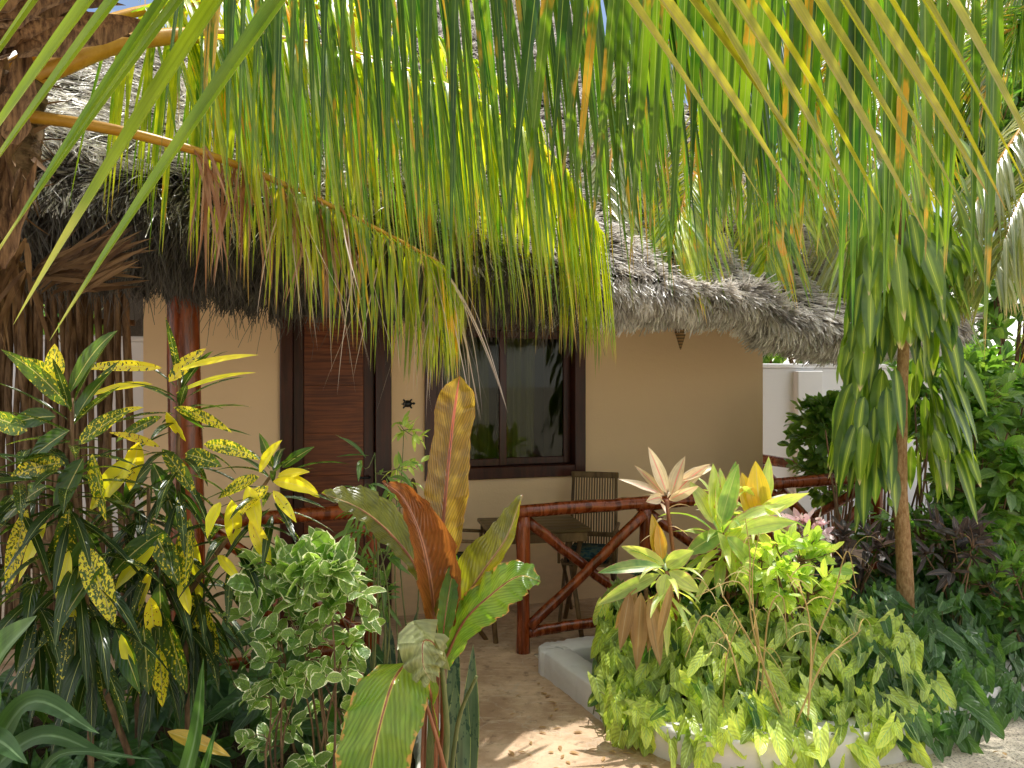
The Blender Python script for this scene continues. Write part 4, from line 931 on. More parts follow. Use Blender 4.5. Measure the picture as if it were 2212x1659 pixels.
yel = [(100, 1130, 40, 1260, 26, D2), (150, 1190, 130, 1320, 40, D2), (165, 1290, 150, 1400, 40, D2), (262, 1370, 300, 1500, 34, D2)]
croton('dark green broad-leaved croton beside the stick fence', P(200, 1700, 2.55) * [1, 1, 0], [(P(200, 1700, 2.55) * [1, 1, 0], P(190, 1350, 2.5), P(160, 1050, D2), P(155, 860, D2)), (P(195, 1400, 2.5), P(80, 1200, D2), P(50, 1000, D2)), (P(285, 1650, 2.7), P(190, 1380, 2.6), P(170, 1250, 2.55))], yel, grn,
       [(155, 880, D2, 14, .24, .045, .4, (-.2, 1.1)), (150, 1020, D2, 24, .27, .05, .9, (-.7, .6)), (40, 1000, D2, 18, .25, .05, .8, (-.6, .6)), (170, 1200, D2, 20, .28, .052, 1.5, (-1.2, .2)), (80, 1250, D2, 20, .26, .05, 1.3, (-1.0, .3)), (200, 1330, D2, 14, .27, .05, 1.6, (-1.2, 0))], D2)
D3 = 2.95
croton('low spotted croton between the fence sticks and the tall croton', P(300, 1560, 3.1) * [1, 1, 0], [(P(300, 1560, 3.1) * [1, 1, 0], P(290, 1300, 3.0), P(270, 1080, D3)), (P(300, 1450, 3.05), P(230, 1250, 3.), P(60, 1150, 3.))], [], [(270, 1080, 330, 1000, 36, D3), (270, 1090, 200, 1040, 36, D3)],
       [(270, 1100, D3, 24, .24, .045, .8, (-.6, .8)), (60, 1150, D3, 20, .24, .045, .8, (-.6, .7)), (230, 1250, D3, 26, .26, .05, 1.2, (-1, .4)), (110, 1330, D3, 20, .25, .05, 1.2, (-1, .4)), (440, 1300, D3, 22, .25, .05, 1.3, (-1.1, .3))], D3)

# ---- variegated shrub
bush('small-leaved shrub with cream leaf edges beside the red banana', 'variegated_shrub', P(640, 1800, 2.7) * [1, 1, 0], P(655, 1430, 2.7), (.30, .22, .46), 64, 6, .068, .048, 'variegated', group=None, droop=.9, stems=9, sr=.006, out=.3, rows=6, half=2, fold=.1, shell=.12)
bush('variegated shrub spray with large green leaves above the cream-edged shrub', 'variegated_shrub', P(720, 1750, 2.75) * [1, 1, 0], P(660, 1245, 2.72), (.22, .14, .13), 34, 6, .098, .066, 'variegated', droop=.8, stems=6, sr=.006, out=.3, rows=6, half=2, fold=.1, shell=.1)
# ---- slender plants at the entrance
bush('slender sapling with thin arching leaves in front of the door', 'slender_sapling', P(800, 1640, 3.4) * [1, 1, 0], P(800, 1080, 3.4), (.26, .14, .28), 17, 4, .13, .020, 'shrub', prof_lance, droop=1.4, stems=5, sr=.006, out=.5, rows=7, smat='green_stem', cat='sapling')
bush('climbing plant with pale tips against the wall post by the window', 'slender_sapling', P(880, 1480, 3.9) * [1, 1, 0], P(880, 1010, 3.9), (.10, .1, .30), 12, 5, .08, .026, 'light_shrub', prof_lance, droop=1.0, stems=3, sr=.005, out=.4, rows=6, smat='green_stem', cat='sapling')
bush('thin leafy plant at the foot of the entrance post', 'slender_sapling', P(830, 1560, 3.7) * [1, 1, 0], P(830, 1240, 3.6), (.16, .12, .2), 15, 4, .12, .024, 'shrub', prof_lance, droop=1.6, stems=4, sr=.005, out=.4, rows=6, smat='green_stem', cat='sapling')

# ---- red banana
DB = 2.55
bl = P(940, 1700, DB); bl[2] = 0.0
ban = thing('red_banana_plant', 'red-leaved banana plant with tall striped upright leaf beside the path', 'banana plant', tuple(bl))
def big_leaf(mid, widths, mat, nvec, name='leaf', rows=46, half=6, fold=.25, ripple=.012, torn=0.0, sidevec=None, asym=(1., 1.), curl=0.0, rib=.006):
    """one broad leaf: mid = midrib points, widths = profile of full width in metres"""
    q = catmull([np.asarray(m) - bl for m in mid], rows + 1); tg = nrm(np.gradient(q, axis=0))
    nv = np.asarray(nvec, float)
    if nv.ndim == 1: nv = np.repeat(nv[None], rows + 1, 0)
    else: nv = np.stack([np.interp(np.linspace(0, 1, rows + 1), np.linspace(0, 1, len(nv)), nv[:, k]) for k in range(3)], 1)
    s = nrm(np.cross(tg, nv)); nn = np.cross(s, tg)
    w = np.interp(np.linspace(0, 1, rows + 1), np.linspace(0, 1, len(widths)), widths); w = np.convolve(np.pad(w, 2, 'edge'), np.ones(5) / 5, 'valid'); w = w * .92 * (1 + .03 * np.sin(np.arange(rows + 1) * .7 + rng.random() * 6) + rng.standard_normal(rows + 1) * .012); w[-1] = min(w[-1], .004)
    C = 2 * half + 1; xs = np.linspace(-1, 1, C); V = np.zeros((rows + 1, C, 3)); A = np.zeros_like(V); r = rng.random()
    ph = rng.random() * 6; kk = np.arange(rows + 1)
    for c, x in enumerate(xs):
        ww = w * .5 * abs(x) * (asym[0] if x < 0 else asym[1]); fo = fold + curl * abs(x)
        off = s * (ww * np.sign(x) * np.cos(fo))[:, None] + nn * (ww * np.sin(fo))[:, None]
        off = off + nn * (ripple * abs(x) * (np.sin(kk * 1.1 + ph + (2 if x > 0 else 0)) + .55 * np.sin(kk * 2.3 + ph * 2 + (1 if x > 0 else 0))) + ripple * .8 * abs(x) ** 2 * np.sin(kk * .43 + ph))[:, None] + tg * (ww * .35 * abs(x))[:, None]
        V[:, c] = q + off; A[:, c, 0] = x; A[:, c, 1] = np.linspace(0, 1, rows + 1); A[:, c, 2] = r
    F = [(k * C + c, k * C + c + 1, (k + 1) * C + c + 1, (k + 1) * C + c) for k in range(rows) for c in range(C - 1) if not (torn and (k * 7 + c * 13) % 97 < torn * 97 and abs(xs[c]) > .6)]
    mb = MB(); mb.add(V, F, A); o = mb.build(name, M[mat], ban)
    if rib:
        mb = MB(); tube(mb, q - nn * rib * .4, np.linspace(rib, rib * .25, rows + 1), 7); mb.build('midrib', M['red_stem'], o)
    return o
px = DB / FPX
# tall upright leaf
big_leaf([P(948, 1240, DB), P(958, 1120, DB), P(968, 1010, DB + .02), P(980, 900, DB + .05), P(993, 812, DB + .02)], [50 * px, 100 * px, 108 * px, 116 * px, 104 * px, 98 * px, 108 * px, 96 * px, 6 * px], 'red_banana', (.15, -1, .12), fold=.22, ripple=.008, rib=.009, curl=.25)
# coppery folded leaf
big_leaf([P(940, 1360, DB - .05), P(928, 1250, DB - .07), P(905, 1150, DB - .1), P(870, 1075, DB - .12), P(826, 1040, DB - .12)], [110 * px, 180 * px, 190 * px, 150 * px, 95 * px, 50 * px, 4 * px], 'copper_leaf', (.35, -1, .25), fold=.45, ripple=.010, curl=.5, asym=(.75, 1.0), rib=.008)
# yellow-green leaf bending to the left
big_leaf([P(930, 1300, DB + .05), P(890, 1210, DB + .03), P(830, 1140, DB), P(770, 1095, DB - .05), P(695, 1065, DB - .1)], [30 * px, 60 * px, 120 * px, 130 * px, 110 * px, 70 * px, 4 * px], 'olive_banana', (.35, -.75, .65), fold=-.25, ripple=.008, asym=(.45, 1.25), rib=.006)
# olive leaf up to the right
big_leaf([P(955, 1420, DB - .02), P(990, 1320, DB - .04), P(1040, 1240, DB - .05), P(1095, 1160, DB - .05), P(1128, 1068, DB + .03)], [40 * px, 90 * px, 125 * px, 125 * px, 100 * px, 60 * px, 4 * px], 'olive_banana', (-.25, -1, .15), fold=.35, ripple=.008, curl=.35, asym=(1.15, .55), rib=.007)
# lower green leaf to the right with drooping tip
big_leaf([P(955, 1440, DB - .08), P(1000, 1345, DB - .11), P(1060, 1285, DB - .14), P(1120, 1245, DB - .16), P(1168, 1255, DB - .16)], [30 * px, 70 * px, 105 * px, 110 * px, 95 * px, 60 * px, 4 * px], 'green_banana', (-.1, -.8, .75), fold=-.15, ripple=.008, rib=.006)
# short bright green leaf in the middle
big_leaf([P(955, 1400, DB - .1), P(962, 1330, DB - .12), P(975, 1250, DB - .1), P(985, 1200, DB - .08)], [14 * px, 44 * px, 50 * px, 30 * px, 4 * px], 'green_banana', (.2, -1, .2), fold=.5, ripple=.004, rib=.004)
# pale crumpled leaf
big_leaf([P(935, 1445, DB - .12), P(940, 1395, DB - .2), P(915, 1385, DB - .3), P(915, 1440, DB - .34), P(935, 1475, DB - .33)], [40 * px, 80 * px, 100 * px, 95 * px, 60 * px, 6 * px], 'pale_banana', [(0, -.3, 1), (0, -1, .6), (-.1, -1, .3), (0, -1, .1)], fold=-.25, ripple=.02, rib=.004)
# big lower leaf arching over and hanging toward the viewer
big_leaf([P(945, 1600, DB - .02), P(925, 1480, DB - .1), P(890, 1430, DB - .2), P(850, 1470, DB - .32), P(815, 1590, DB - .42), P(790, 1720, DB - .46), P(770, 1860, DB - .45)], [14 * px, 30 * px, 70 * px, 150 * px, 165 * px, 160 * px, 130 * px, 70 * px, 4 * px], 'green_banana', [(-.5, -.6, .3), (-.4, -.6, .6), (-.2, -.9, .5), (0, -1, .15), (0, -1, .1)], fold=-.18, ripple=.010, rib=.007)
# petioles and pseudostem
for i, (a, b, c, r) in enumerate(((P(935, 1760, DB), P(940, 1550, DB), P(948, 1240, DB), .013), (P(925, 1760, DB), P(932, 1560, DB - .03), P(940, 1360, DB - .05), .012), (P(950, 1760, DB), P(958, 1580, DB), P(955, 1420, DB - .02), .011), (P(945, 1760, DB - .03), P(965, 1600, DB - .06), P(955, 1440, DB - .08), .010), (P(915, 1760, DB - .02), P(915, 1620, DB), P(930, 1300, DB + .05), .009), (P(965, 1760, DB), P(990, 1560, DB), P(1030, 1460, DB), .007), (P(985, 1760, DB - .05), P(950, 1620, DB - .08), P(915, 1500, DB - .1), .007))):
    stem_tube(ban, [x - bl for x in (a, b, c)], [r * 1.2, r, r * .75], 'red_stem' if i % 2 == 0 else 'green_stem', 'petiole')
stem_tube(ban, [np.array([0, 0, 0]), np.array([0, 0, .2]), P(940, 1700, DB) - bl], [.05, .042, .035], 'red_stem', 'pseudostem')

# ---- snake plants
sn = thing('snake_plant', 'snake plant with upright banded leaves at the path edge', 'snake plant', tuple(PG(985, 1700) * [1, 1, 0]))
so_ = np.array(sn.location)
for (u0, v0, u1, v1, wpx, D) in ((1010, 1720, 1022, 1392, 44, 3.05), (985, 1720, 985, 1470, 48, 2.98), (1000, 1720, 1008, 1490, 34, 2.95), (965, 1700, 955, 1560, 38, 3.1), (975, 1640, 985, 1330, 34, 3.25)):
    mb = MB(); a, b = P(u0, v0, D), P(u1, v1, D); a[2] = max(a[2], 0)
    leaves(mb, [a - so_], [b - a], [(.2 * rng.standard_normal(), -1, .1)], np.linalg.norm(b - a), wpx / FPX * D, 0, prof_sword, 14, 2, .35, .05, twist=rng.standard_normal() * .4); mb.build('leaf', M['snake'], sn)
sn2 = thing('snake_plant', 'shorter snake plant behind the banana stem near the entrance post', 'snake plant', tuple(PG(850, 1500) * [1, 1, 0]))
so_ = np.array(sn2.location)
for (u0, v0, u1, v1, wpx, D) in ((838, 1500, 836, 1325, 36, 4.1), (870, 1500, 905, 1310, 34, 4.15), (815, 1500, 810, 1400, 30, 4.1), (880, 1490, 862, 1390, 30, 4.2)):
    mb = MB(); a, b = P(u0, v0, D), P(u1, v1, D); a[2] = max(a[2], 0)
    leaves(mb, [a - so_], [b - a], [(.2 * rng.standard_normal(), -1, .1)], np.linalg.norm(b - a), wpx / FPX * D, 0, prof_sword, 12, 2, .35, .05, twist=rng.standard_normal() * .4); mb.build('leaf', M['snake'], sn2)

# ---- strap-leaved lily bottom left
ly = thing('strap_lily', 'strap-leaved lily with arching leaves in the lower left corner', 'lily', tuple(P(-60, 1900, 2.2) * [1, 1, 0]))
lo_ = np.array(ly.location); mb = MB()
for (u0, v0, um, vm, u1, v1, wpx, D) in ((-60, 1720, 60, 1520, 215, 1585, 56, 2.0), (-60, 1700, 90, 1590, 260, 1650, 46, 2.05), (-80, 1640, -10, 1440, 80, 1330, 110, 1.95), (60, 1750, 130, 1630, 330, 1640, 20, 2.0), (-100, 1700, -20, 1600, 60, 1650, 60, 1.95), (360, 1800, 420, 1600, 440, 1420, 34, 2.1), (380, 1800, 430, 1700, 470, 1560, 26, 2.1)):
    a, m, b = P(u0, v0, D), P(um, vm, D), P(u1, v1, D - .1); q = catmull([a, m, b], 17); tg = nrm(np.gradient(q, axis=0)); s = nrm(np.cross(tg, (0.2, -.75, .7))); nn = np.cross(s, tg)
    V = np.zeros((17, 5, 3)); A = np.zeros((17, 5, 3))
    for c, x in enumerate((-1, -.5, 0, .5, 1)):
        w_ = wpx / FPX * D * .5 * prof_strap(np.linspace(0, 1, 17)); V[:, c] = q - lo_ + s * (w_ * x)[:, None] + nn * (w_ * abs(x) * .35)[:, None]; A[:, c, 0] = x; A[:, c, 1] = np.linspace(0, 1, 17); A[:, c, 2] = rng.random()
    mb.add(V, [(k * 5 + c, k * 5 + c + 1, k * 5 + c + 6, k * 5 + c + 5) for k in range(16) for c in range(4)], A)
mb.build('foliage', M['strap'], ly)
# fallen yellow leaf
mb = MB(); a, b = P(362, 1580, 2.45), P(500, 1628, 2.4); off = a * [1, 1, 0]
leaves(mb, [a - off], [b - a], [(0, -.6, 1)], np.linalg.norm(b - a), 36 / FPX * 2.45, .1, prof_lance, 10, 2, .2)
o = mb.build('fallen_leaf', M['cordyline_orange']); o.location = off; tag(o, 'orange fallen leaf resting on low plants in the left bed', 'leaf')

# ---- ground cover
def heart_cover(name, label, poly, n, zf, L, W, mat, stand=.6, seed=3, face=(0, -.6, .8)):
    """many stalked arrow-shaped leaves over a plan polygon, height zf(x, y)"""
    from mathutils.geometry import intersect_point_tri_2d
    poly = np.array(poly); x0, y0 = poly.min(0); x1, y1 = poly.max(0)
    def inside(p):
        c = False; j = len(poly) - 1
        for i in range(len(poly)):
            if (poly[i, 1] > p[1]) != (poly[j, 1] > p[1]) and p[0] < (poly[j, 0] - poly[i, 0]) * (p[1] - poly[i, 1]) / (poly[j, 1] - poly[i, 1]) + poly[i, 0]: c = not c
            j = i
        return c
    pts = []
    while len(pts) < n:
        p = (rng.uniform(x0, x1), rng.uniform(y0, y1))
        if inside(p): pts.append(p)
    pts = np.array(pts); zz = np.array([zf(x, y) for x, y in pts]) * (.35 + .75 * rng.random(n))
    base = np.column_stack([pts, np.maximum(zz, .03)])
    d = np.column_stack([rng.standard_normal(n) * .55, -.35 + rng.standard_normal(n) * .4, -stand + rng.standard_normal(n) * .35])
    nn = np.array(face) + rng.standard_normal((n, 3)) * .4
    LL = L * (.6 + .7 * rng.random(n)); WW = W * LL / L * (.85 + .3 * rng.random(n))
    mb = MB(); leaves(mb, base, d, nn, LL, WW, .35 * rng.random(n), prof_heart, 9, 2, .25, .09, back=.30, twist=rng.standard_normal(n) * .2)
    ms = MB(); m = min(n, 600)
    for i in range(m):
        root = np.array([pts[i, 0] + rng.normal() * .05, pts[i, 1] + .08 + rng.normal() * .04, 0.02]); tube(ms, catmull([root, (root + base[i]) / 2 + np.array([0, .03, .05]), base[i]], 5), .0028, 5, cap=False)
    o = mb.build(name, M[mat]); tag(o, label, 'ground cover', kind='stuff'); ms.build('leaf_stalks', M['green_stem'], o)['kind'] = 'stuff'
    return o
def front_edge(x): return np.interp(x, [.2, .45, .7, .9, 1.25, 1.9, 2.9, 4.6], [4.3, 3.92, 3.50, 3.35, 3.38, 3.44, 4.10, 5.3])
heart_cover('philodendron_cover', 'sunlit arrow-leaved philodendrons spilling over the white kerb', [(.58, 4.40), (.44, 4.15), (.40, 3.88), (.50, 3.50), (.78, 3.32), (1.3, 3.36), (1.75, 3.40), (2.05, 3.7), (1.7, 4.5), (.6, 4.6)], 1400, lambda x, y: min(.50, .20 + .75 * max(0, y - front_edge(x))), .122, .068, 'philo', stand=.95, face=(0, -1, .5))
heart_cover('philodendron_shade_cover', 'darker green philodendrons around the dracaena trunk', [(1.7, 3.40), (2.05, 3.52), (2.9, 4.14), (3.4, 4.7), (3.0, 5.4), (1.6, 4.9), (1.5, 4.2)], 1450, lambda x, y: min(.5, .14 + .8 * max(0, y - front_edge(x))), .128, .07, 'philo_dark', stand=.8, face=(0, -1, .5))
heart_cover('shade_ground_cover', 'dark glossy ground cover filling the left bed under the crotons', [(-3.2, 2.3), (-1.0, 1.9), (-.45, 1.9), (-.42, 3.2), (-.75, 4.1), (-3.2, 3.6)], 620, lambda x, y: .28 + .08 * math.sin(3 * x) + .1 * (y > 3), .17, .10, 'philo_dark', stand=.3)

# ---- cordylines
GD = 'cordylines along the veranda railing'
def cordyline(label, top, base, n, L, W, mat, elev=(-.5, 1.2), droop=.8, px_=(), px2=(), mat2=None, smat='red_stem', zspan=.1):
    base = np.asarray(base, float); t_ = thing('cordyline_plant', label, 'cordyline', tuple(base), 0, GD)
    mb = MB(); rosette(mb, top - base, n, L, W, droop, elev, prof_lance, 9, 2, .35, .12, zspan + .06)
    px_leaves(mb, px_, base, .3, fold=.35)
    mb.build('foliage', M[mat], t_)
    if px2:
        m2 = MB(); px_leaves(m2, px2, base, .2, fold=.35, jn=.2); m2.build('young_leaves', M[mat2], t_)
    stem_tube(t_, [np.zeros(3), (top - base) * [.3, .3, .5] + [.02, 0, 0], top - base], [.013, .011, .010], smat)
    return t_
DC = 3.95
cordyline('pink-tipped cordyline with red petioles above the top rail', P(1440, 1080, DC), P(1465, 1460, DC + .1) * [1, 1, 0], 7, .15, .024, 'cordyline_pink', (-.1, .9), .9,
          [(1435, 1070, 1335, 1035, 22, DC), (1440, 1065, 1400, 965, 30, DC), (1450, 1070, 1480, 985, 34, DC), (1450, 1075, 1535, 1000, 30, DC), (1445, 1080, 1510, 1050, 26, DC), (1435, 1070, 1370, 1005, 18, DC), (1430, 1075, 1395, 1085, 26, DC), (1470, 1040, 1545, 1010, 30, DC)])
cordyline('large green and yellow cordyline in the middle of the clump', P(1560, 1150, DC + .1), P(1570, 1470, DC + .15) * [1, 1, 0], 36, .33, .052, 'cordyline', (-.7, 1.2), .9,
          [(1560, 1130, 1555, 1010, 42, DC), (1555, 1140, 1595, 1000, 44, DC), (1570, 1150, 1700, 1090, 44, DC), (1560, 1150, 1480, 1200, 46, DC), (1570, 1160, 1640, 1250, 50, DC - .1), (1550, 1150, 1590, 1270, 48, DC - .1), (1600, 1150, 1720, 1130, 40, DC - .1), (1540, 1130, 1490, 1040, 44, DC), (1540, 1120, 1540, 1000, 40, DC), (1565, 1130, 1590, 995, 36, DC)])
cordyline('cordyline with two broad orange upright leaves at the wall corner', P(1630, 1110, DC + .2), P(1640, 1460, DC + .2) * [1, 1, 0], 28, .31, .05, 'cordyline', (-.6, 1.0), .9,
          [(1645, 1100, 1660, 985, 40, DC + .2), (1630, 1110, 1750, 1065, 46, DC + .1), (1640, 1120, 1560, 1210, 44, DC)],
          [(1628, 1125, 1602, 1020, 46, DC + .15), (1642, 1125, 1632, 995, 54, DC + .15)], 'cordyline_orange')
cordyline('yellow-green cordyline with drooping leaves, nearest the kerb corner', P(1440, 1235, DC - .15), P(1470, 1480, DC) * [1, 1, 0], 22, .23, .036, 'cordyline', (-.8, .8), 1.1,
          [(1435, 1220, 1340, 1180, 32, DC - .15), (1430, 1225, 1290, 1240, 32, DC - .2), (1425, 1240, 1290, 1310, 34, DC - .2), (1440, 1225, 1500, 1190, 40, DC - .15), (1445, 1235, 1510, 1280, 38, DC - .2), (1440, 1240, 1430, 1300, 40, DC - .2)],
          [(1425, 1210, 1408, 1110, 32, DC - .1), (1430, 1210, 1420, 1130, 30, DC - .12)], 'cordyline_orange')
dl_ = thing('cordyline_plant', 'low cordyline with brown dried leaves hanging over the philodendrons', 'cordyline', tuple(P(1390, 1500, DC - .1) * [1, 1, 0]), 0, GD); mb = MB()
px_leaves(mb, [(1360, 1280, 1340, 1405, 36, DC - .2), (1385, 1280, 1375, 1450, 40, DC - .2), (1400, 1290, 1425, 1440, 38, DC - .2), (1420, 1280, 1400, 1410, 30, DC - .15), (1375, 1270, 1330, 1360, 30, DC - .2), (1450, 1260, 1420, 1400, 22, DC - .3), (1350, 1290, 1365, 1395, 26, DC - .2)], np.array(dl_.location), .3, fold=.5)
mb.build('dried_leaves', M['cordyline_dry'], dl_)
stem_tube(dl_, [np.zeros(3), P(1400, 1400, DC - .05) - np.array(dl_.location), P(1395, 1270, DC - .12) - np.array(dl_.location)], .011)

# ---- shrubs of the right bed
bush('pale green sunlit shrub behind the dry grass stalks', 'leafy_shrub', P(1720, 1560, 3.95) * [1, 1, 0], P(1715, 1235, 3.85), (.27, .2, .2), 60, 7, .085, .045, 'light_shrub', droop=.6, stems=7)
bush('pink and white speckled plant under the cordylines', 'speckled_plant', P(1735, 1480, 4.3) * [1, 1, 0], P(1740, 1140, 4.2), (.14, .1, .10), 16, 6, .085, .042, 'polka', droop=.5, stems=4, cat='plant')
bush('dark shrub with bright leaf tips against the white boundary wall', 'leafy_shrub', PG(1800, 1230) * [1, 1, 0], P(1790, 960, 6.2), (.34, .3, .48), 110, 8, .11, .06, 'shrub', droop=.5, stems=10)
bush('big green shrub with sunlit top leaves right of the dracaena', 'leafy_shrub', P(2110, 1500, 4.9) * [1, 1, 0], P(2150, 990, 4.9), (.42, .4, .55), 170, 8, .12, .068, 'shrub', droop=.6, stems=14)
bush('purple-leaved shrub beside the dracaena trunk', 'purple_shrub', P(2060, 1460, 4.4) * [1, 1, 0], P(2070, 1190, 4.4), (.26, .22, .22), 22, 5, .12, .045, 'purple_leaf', prof_lance, droop=.6, stems=7)
bush('small-leaved shrub at the right edge above the gravel', 'leafy_shrub', P(2180, 1560, 4.4) * [1, 1, 0], P(2170, 1270, 4.4), (.28, .25, .26), 100, 8, .075, .042, 'shrub', droop=.6, stems=9)
bush('tall shrub under the right palm, at the end of the thatch', 'leafy_shrub', P(2230, 1450, 5.6) * [1, 1, 0], P(2240, 930, 5.6), (.5, .4, .6), 130, 8, .13, .07, 'shrub', droop=.6, stems=12)
bush('shaded shrub with purple tips between dracaena and railing', 'purple_shrub', P(1840, 1440, 4.7) * [1, 1, 0], P(1840, 1190, 4.7), (.28, .25, .25), 26, 6, .11, .045, 'purple_leaf', prof_lance, droop=.6, stems=9)
bush('glossy green shrub filling the gap behind the purple-leaved shrub', 'leafy_shrub', P(2030, 1480, 4.8) * [1, 1, 0], P(2020, 1170, 4.8), (.5, .25, .32), 130, 8, .09, .05, 'shrub', droop=.6, stems=10)
bush('dark shrub below the variegated dracaena', 'leafy_shrub', P(1900, 1500, 4.9) * [1, 1, 0], P(1960, 1330, 4.9), (.5, .25, .2), 110, 8, .10, .055, 'shrub', droop=.6, stems=12)
bush('dark leafy plant behind the yellow-green cordyline', 'leafy_shrub', P(1400, 1480, 4.35) * [1, 1, 0], P(1440, 1300, 4.3), (.22, .1, .18), 50, 7, .11, .07, 'dark_leaf', droop=.7, stems=6)
bush('dense green plant among the cordyline stems', 'leafy_shrub', P(1600, 1500, 4.2) * [1, 1, 0], P(1590, 1310, 4.15), (.32, .14, .18), 80, 7, .10, .055, 'shrub', droop=.7, stems=8)
bush('dense leafy tree beyond the roof end, filling the right edge', 'leafy_tree', (5.6, 8.8, 0), (5.4, 8.6, 3.5), (1.3, .8, 2.0), 320, 11, .20, .10, 'shrub', droop=.7, stems=12, sr=.03, cat='tree')
bush('tall dark shrub between dracaena and right palm, against the white wall', 'leafy_shrub', P(2050, 1300, 6.2) * [1, 1, 0], P(2060, 860, 6.2), (.62, .4, .5), 170, 9, .12, .06, 'shrub', droop=.6, stems=12)
# bare canes
cn_ = thing('cane_clump', 'clump of thin bare upright canes behind the dracaena trunk', 'canes', tuple(P(1960, 1380, 5.2) * [1, 1, 0])); mb = MB(); c0 = np.array(cn_.location)
for i in range(34):
    x = rng.uniform(-.55, .6); b_ = np.array([x, rng.uniform(-.2, .2), 0]); tpt = b_ + np.array([rng.normal() * .15, rng.normal() * .1, rng.uniform(.9, 1.6)])
    tube(mb, catmull([b_, (b_ + tpt) / 2 + rng.standard_normal(3) * .04, tpt], 10), np.linspace(.011, .005, 10), 6, bump=.05)
mb.build('canes', M['stem'], cn_)

# ---- variegated dracaena with hanging leaves
dr = thing('dracaena_tree', 'dracaena tree with slender tan trunk and hanging yellow-striped leaves', 'dracaena', tuple(P(1960, 1480, 4.3) * [1, 1, 0])); d0 = np.array(dr.location)
stem_tube(dr, [np.zeros(3), P(1955, 1250, 4.3) - d0, P(1945, 1050, 4.3) - d0, P(1948, 850, 4.3) - d0, P(1955, 600, 4.32) - d0, P(1940, 380, 4.35) - d0], [.050, .046, .038, .033, .027, .02], 'dracaena_trunk', 'trunk', 40, .03)
mb = MB()
def hang(n, ulo, uhi, vlo, vhi, L, W, D=4.3):
    B_, D_, N_ = [], [], []
    for i in range(n):
        v = rng.uniform(vlo, vhi); fr = (v - vlo) / max(1, vhi - vlo); u = rng.uniform(ulo, uhi); az = rng.random() * 6.28
        o_ = P(u, v, D) - d0 + np.array([0, math.sin(az) * .14, 0]); B_.append(o_)
        out = np.array([(u - 1948) / 150, math.sin(az), .35 * rng.random()]); D_.append(out * .28 + np.array([0, 0, -.35])); N_.append(np.array([(u - 1948) / 120 + rng.normal() * .4, math.sin(az) * .6 - .7, .6]))
    B_ = np.array(B_); leaves(mb, B_, np.array(D_), np.array(N_), L * (.55 + .75 * rng.random(n)), W * (.65 + .6 * rng.random(n)), 1.2 + 2.2 * rng.random(n), prof_lance, 10, 2, .14, .06, droopexp=.5, twist=rng.standard_normal(n) * .7, curl=rng.standard_normal(n) * .35)
hang(70, 1860, 2050, 300, 560, .40, .085)
hang(14, 1990, 2060, 900, 1000, .24, .07)
hang(80, 1850, 2045, 500, 690, .34, .088)
hang(46, 1835, 1918, 680, 960, .36, .085)
hang(34, 1985, 2050, 700, 980, .34, .082)
hang(22, 1845, 1912, 860, 1010, .32, .08, 4.35)
mb.build('crown', M['dracaena'], dr)

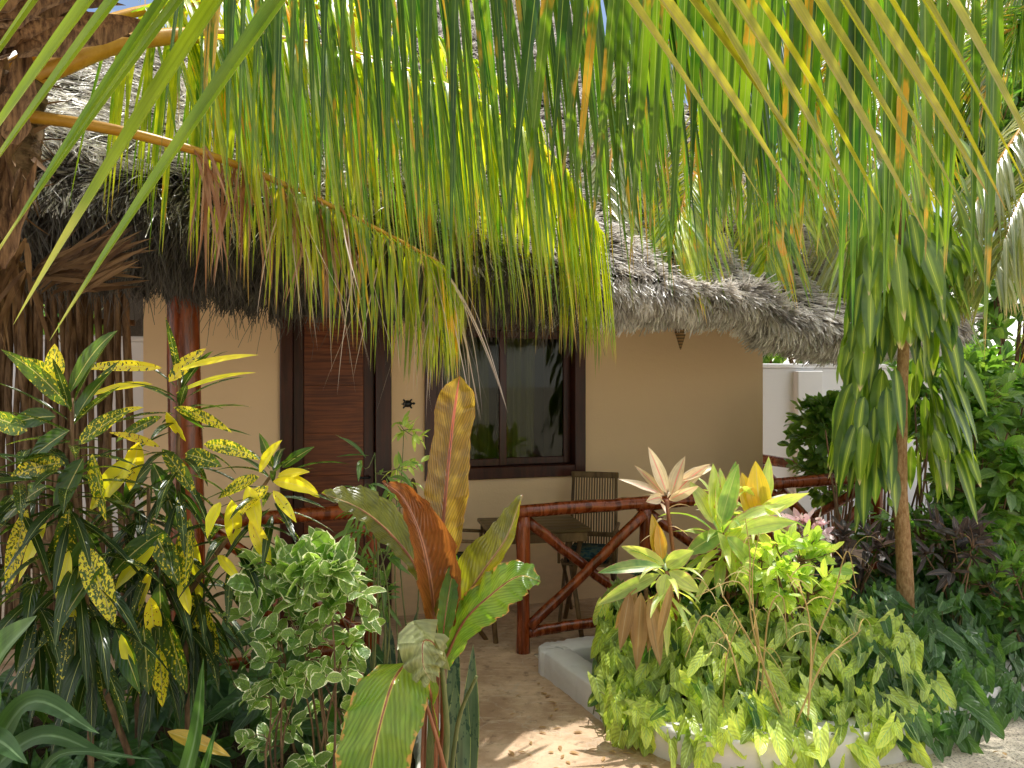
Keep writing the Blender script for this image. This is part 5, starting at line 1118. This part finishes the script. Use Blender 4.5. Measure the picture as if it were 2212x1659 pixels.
# ---- dry grass stalks
ml = None
gr = thing('dry_grass_tuft', 'tuft of dry straw-coloured stalks rising from the philodendrons', 'grass tuft', tuple(P(1700, 1600, 3.55) * [1, 1, 0])); g0 = np.array(gr.location); mb = MB(); ml = mb
for pts in ([(1700, 1600), (1640, 1400), (1625, 1250), (1640, 1150)], [(1710, 1580), (1640, 1420), (1570, 1300), (1560, 1290)], [(1690, 1560), (1625, 1350), (1620, 1200), (1610, 1120)], [(1745, 1560), (1752, 1400), (1740, 1300), (1700, 1240)], [(1745, 1560), (1760, 1400), (1800, 1290), (1830, 1190), (1850, 1270)], [(1620, 1580), (1640, 1400), (1600, 1260), (1500, 1290)], [(1640, 1560), (1660, 1330), (1690, 1290), (1700, 1380)], [(1560, 1560), (1570, 1420), (1600, 1340)], [(1720, 1560), (1780, 1430), (1840, 1380), (1860, 1360)], [(1600, 1480), (1570, 1380), (1520, 1330), (1480, 1420)]):
    D_ = 3.45 + rng.uniform(-.05, .1); q = [P(u, v, D_) - g0 for u, v in pts]; tube(mb, catmull(q, 20), np.linspace(.0045, .0018, 20), 6, bump=.05)
    k = rng.integers(4, 8); qq = catmull(q, 40); ids = rng.integers(8, 38, k)
    leaves(ml, qq[ids], rng.standard_normal((k, 3)) * .6 + np.array([0, -.1, .7]), rng.standard_normal((k, 3)), .10 + .14 * rng.random(k), .006, 1.8, prof_palm, 8, 1, .3)
mb.build('stalks', M['grass_dry'], gr)
# loose leaf litter on the gravel and path
mb = MB(); N = 520
pos = np.column_stack([rng.uniform(.0, 3., N), rng.uniform(2.6, 4.6, N), np.full(N, .012)])
keep = (pos[:, 1] < front_edge(np.maximum(pos[:, 0], .5)) - .1) | (pos[:, 0] < .25); pos = pos[keep]; N = len(pos)
leaves(mb, pos, np.column_stack([rng.standard_normal((N, 2)), np.full(N, .12)]), [(0, 0, 1)], .02 + .035 * rng.random(N), .008 + .012 * rng.random(N), .2, prof_lance, 4, 1, .3)
o = mb.build('leaf_litter', M['cordyline_dry']); tag(o, 'dry leaf scraps scattered over the gravel and the path', 'leaf litter', kind='stuff')
# trees beyond the boundary wall
bush('leafy tree beyond the white boundary wall', 'leafy_tree', (5.0, 12.5, 0), (5.0, 12.5, 2.5), (2.4, 1.2, 1.3), 220, 12, .26, .13, 'shrub', droop=.6, stems=10, sr=.05, cat='tree')
bush('leafy tree beyond the fence on the left', 'leafy_tree', (-6.6, 10.0, 0), (-6.6, 10.0, 2.0), (1.6, 1.2, 1.0), 160, 10, .22, .12, 'shrub', droop=.6, stems=10, sr=.05, cat='tree')

for x in (-4.5, -1.8, 1.0, 3.8):
    bush('leafy tree of the row behind the photographer', 'leafy_tree', (x, -5.5, 0), (x, -5.5, 2.2), (1.7, 1.0, 1.9), 110, 12, .34, .18, 'dark_leaf', group='trees across the path behind the viewer', droop=.6, stems=8, sr=.04, cat='tree')
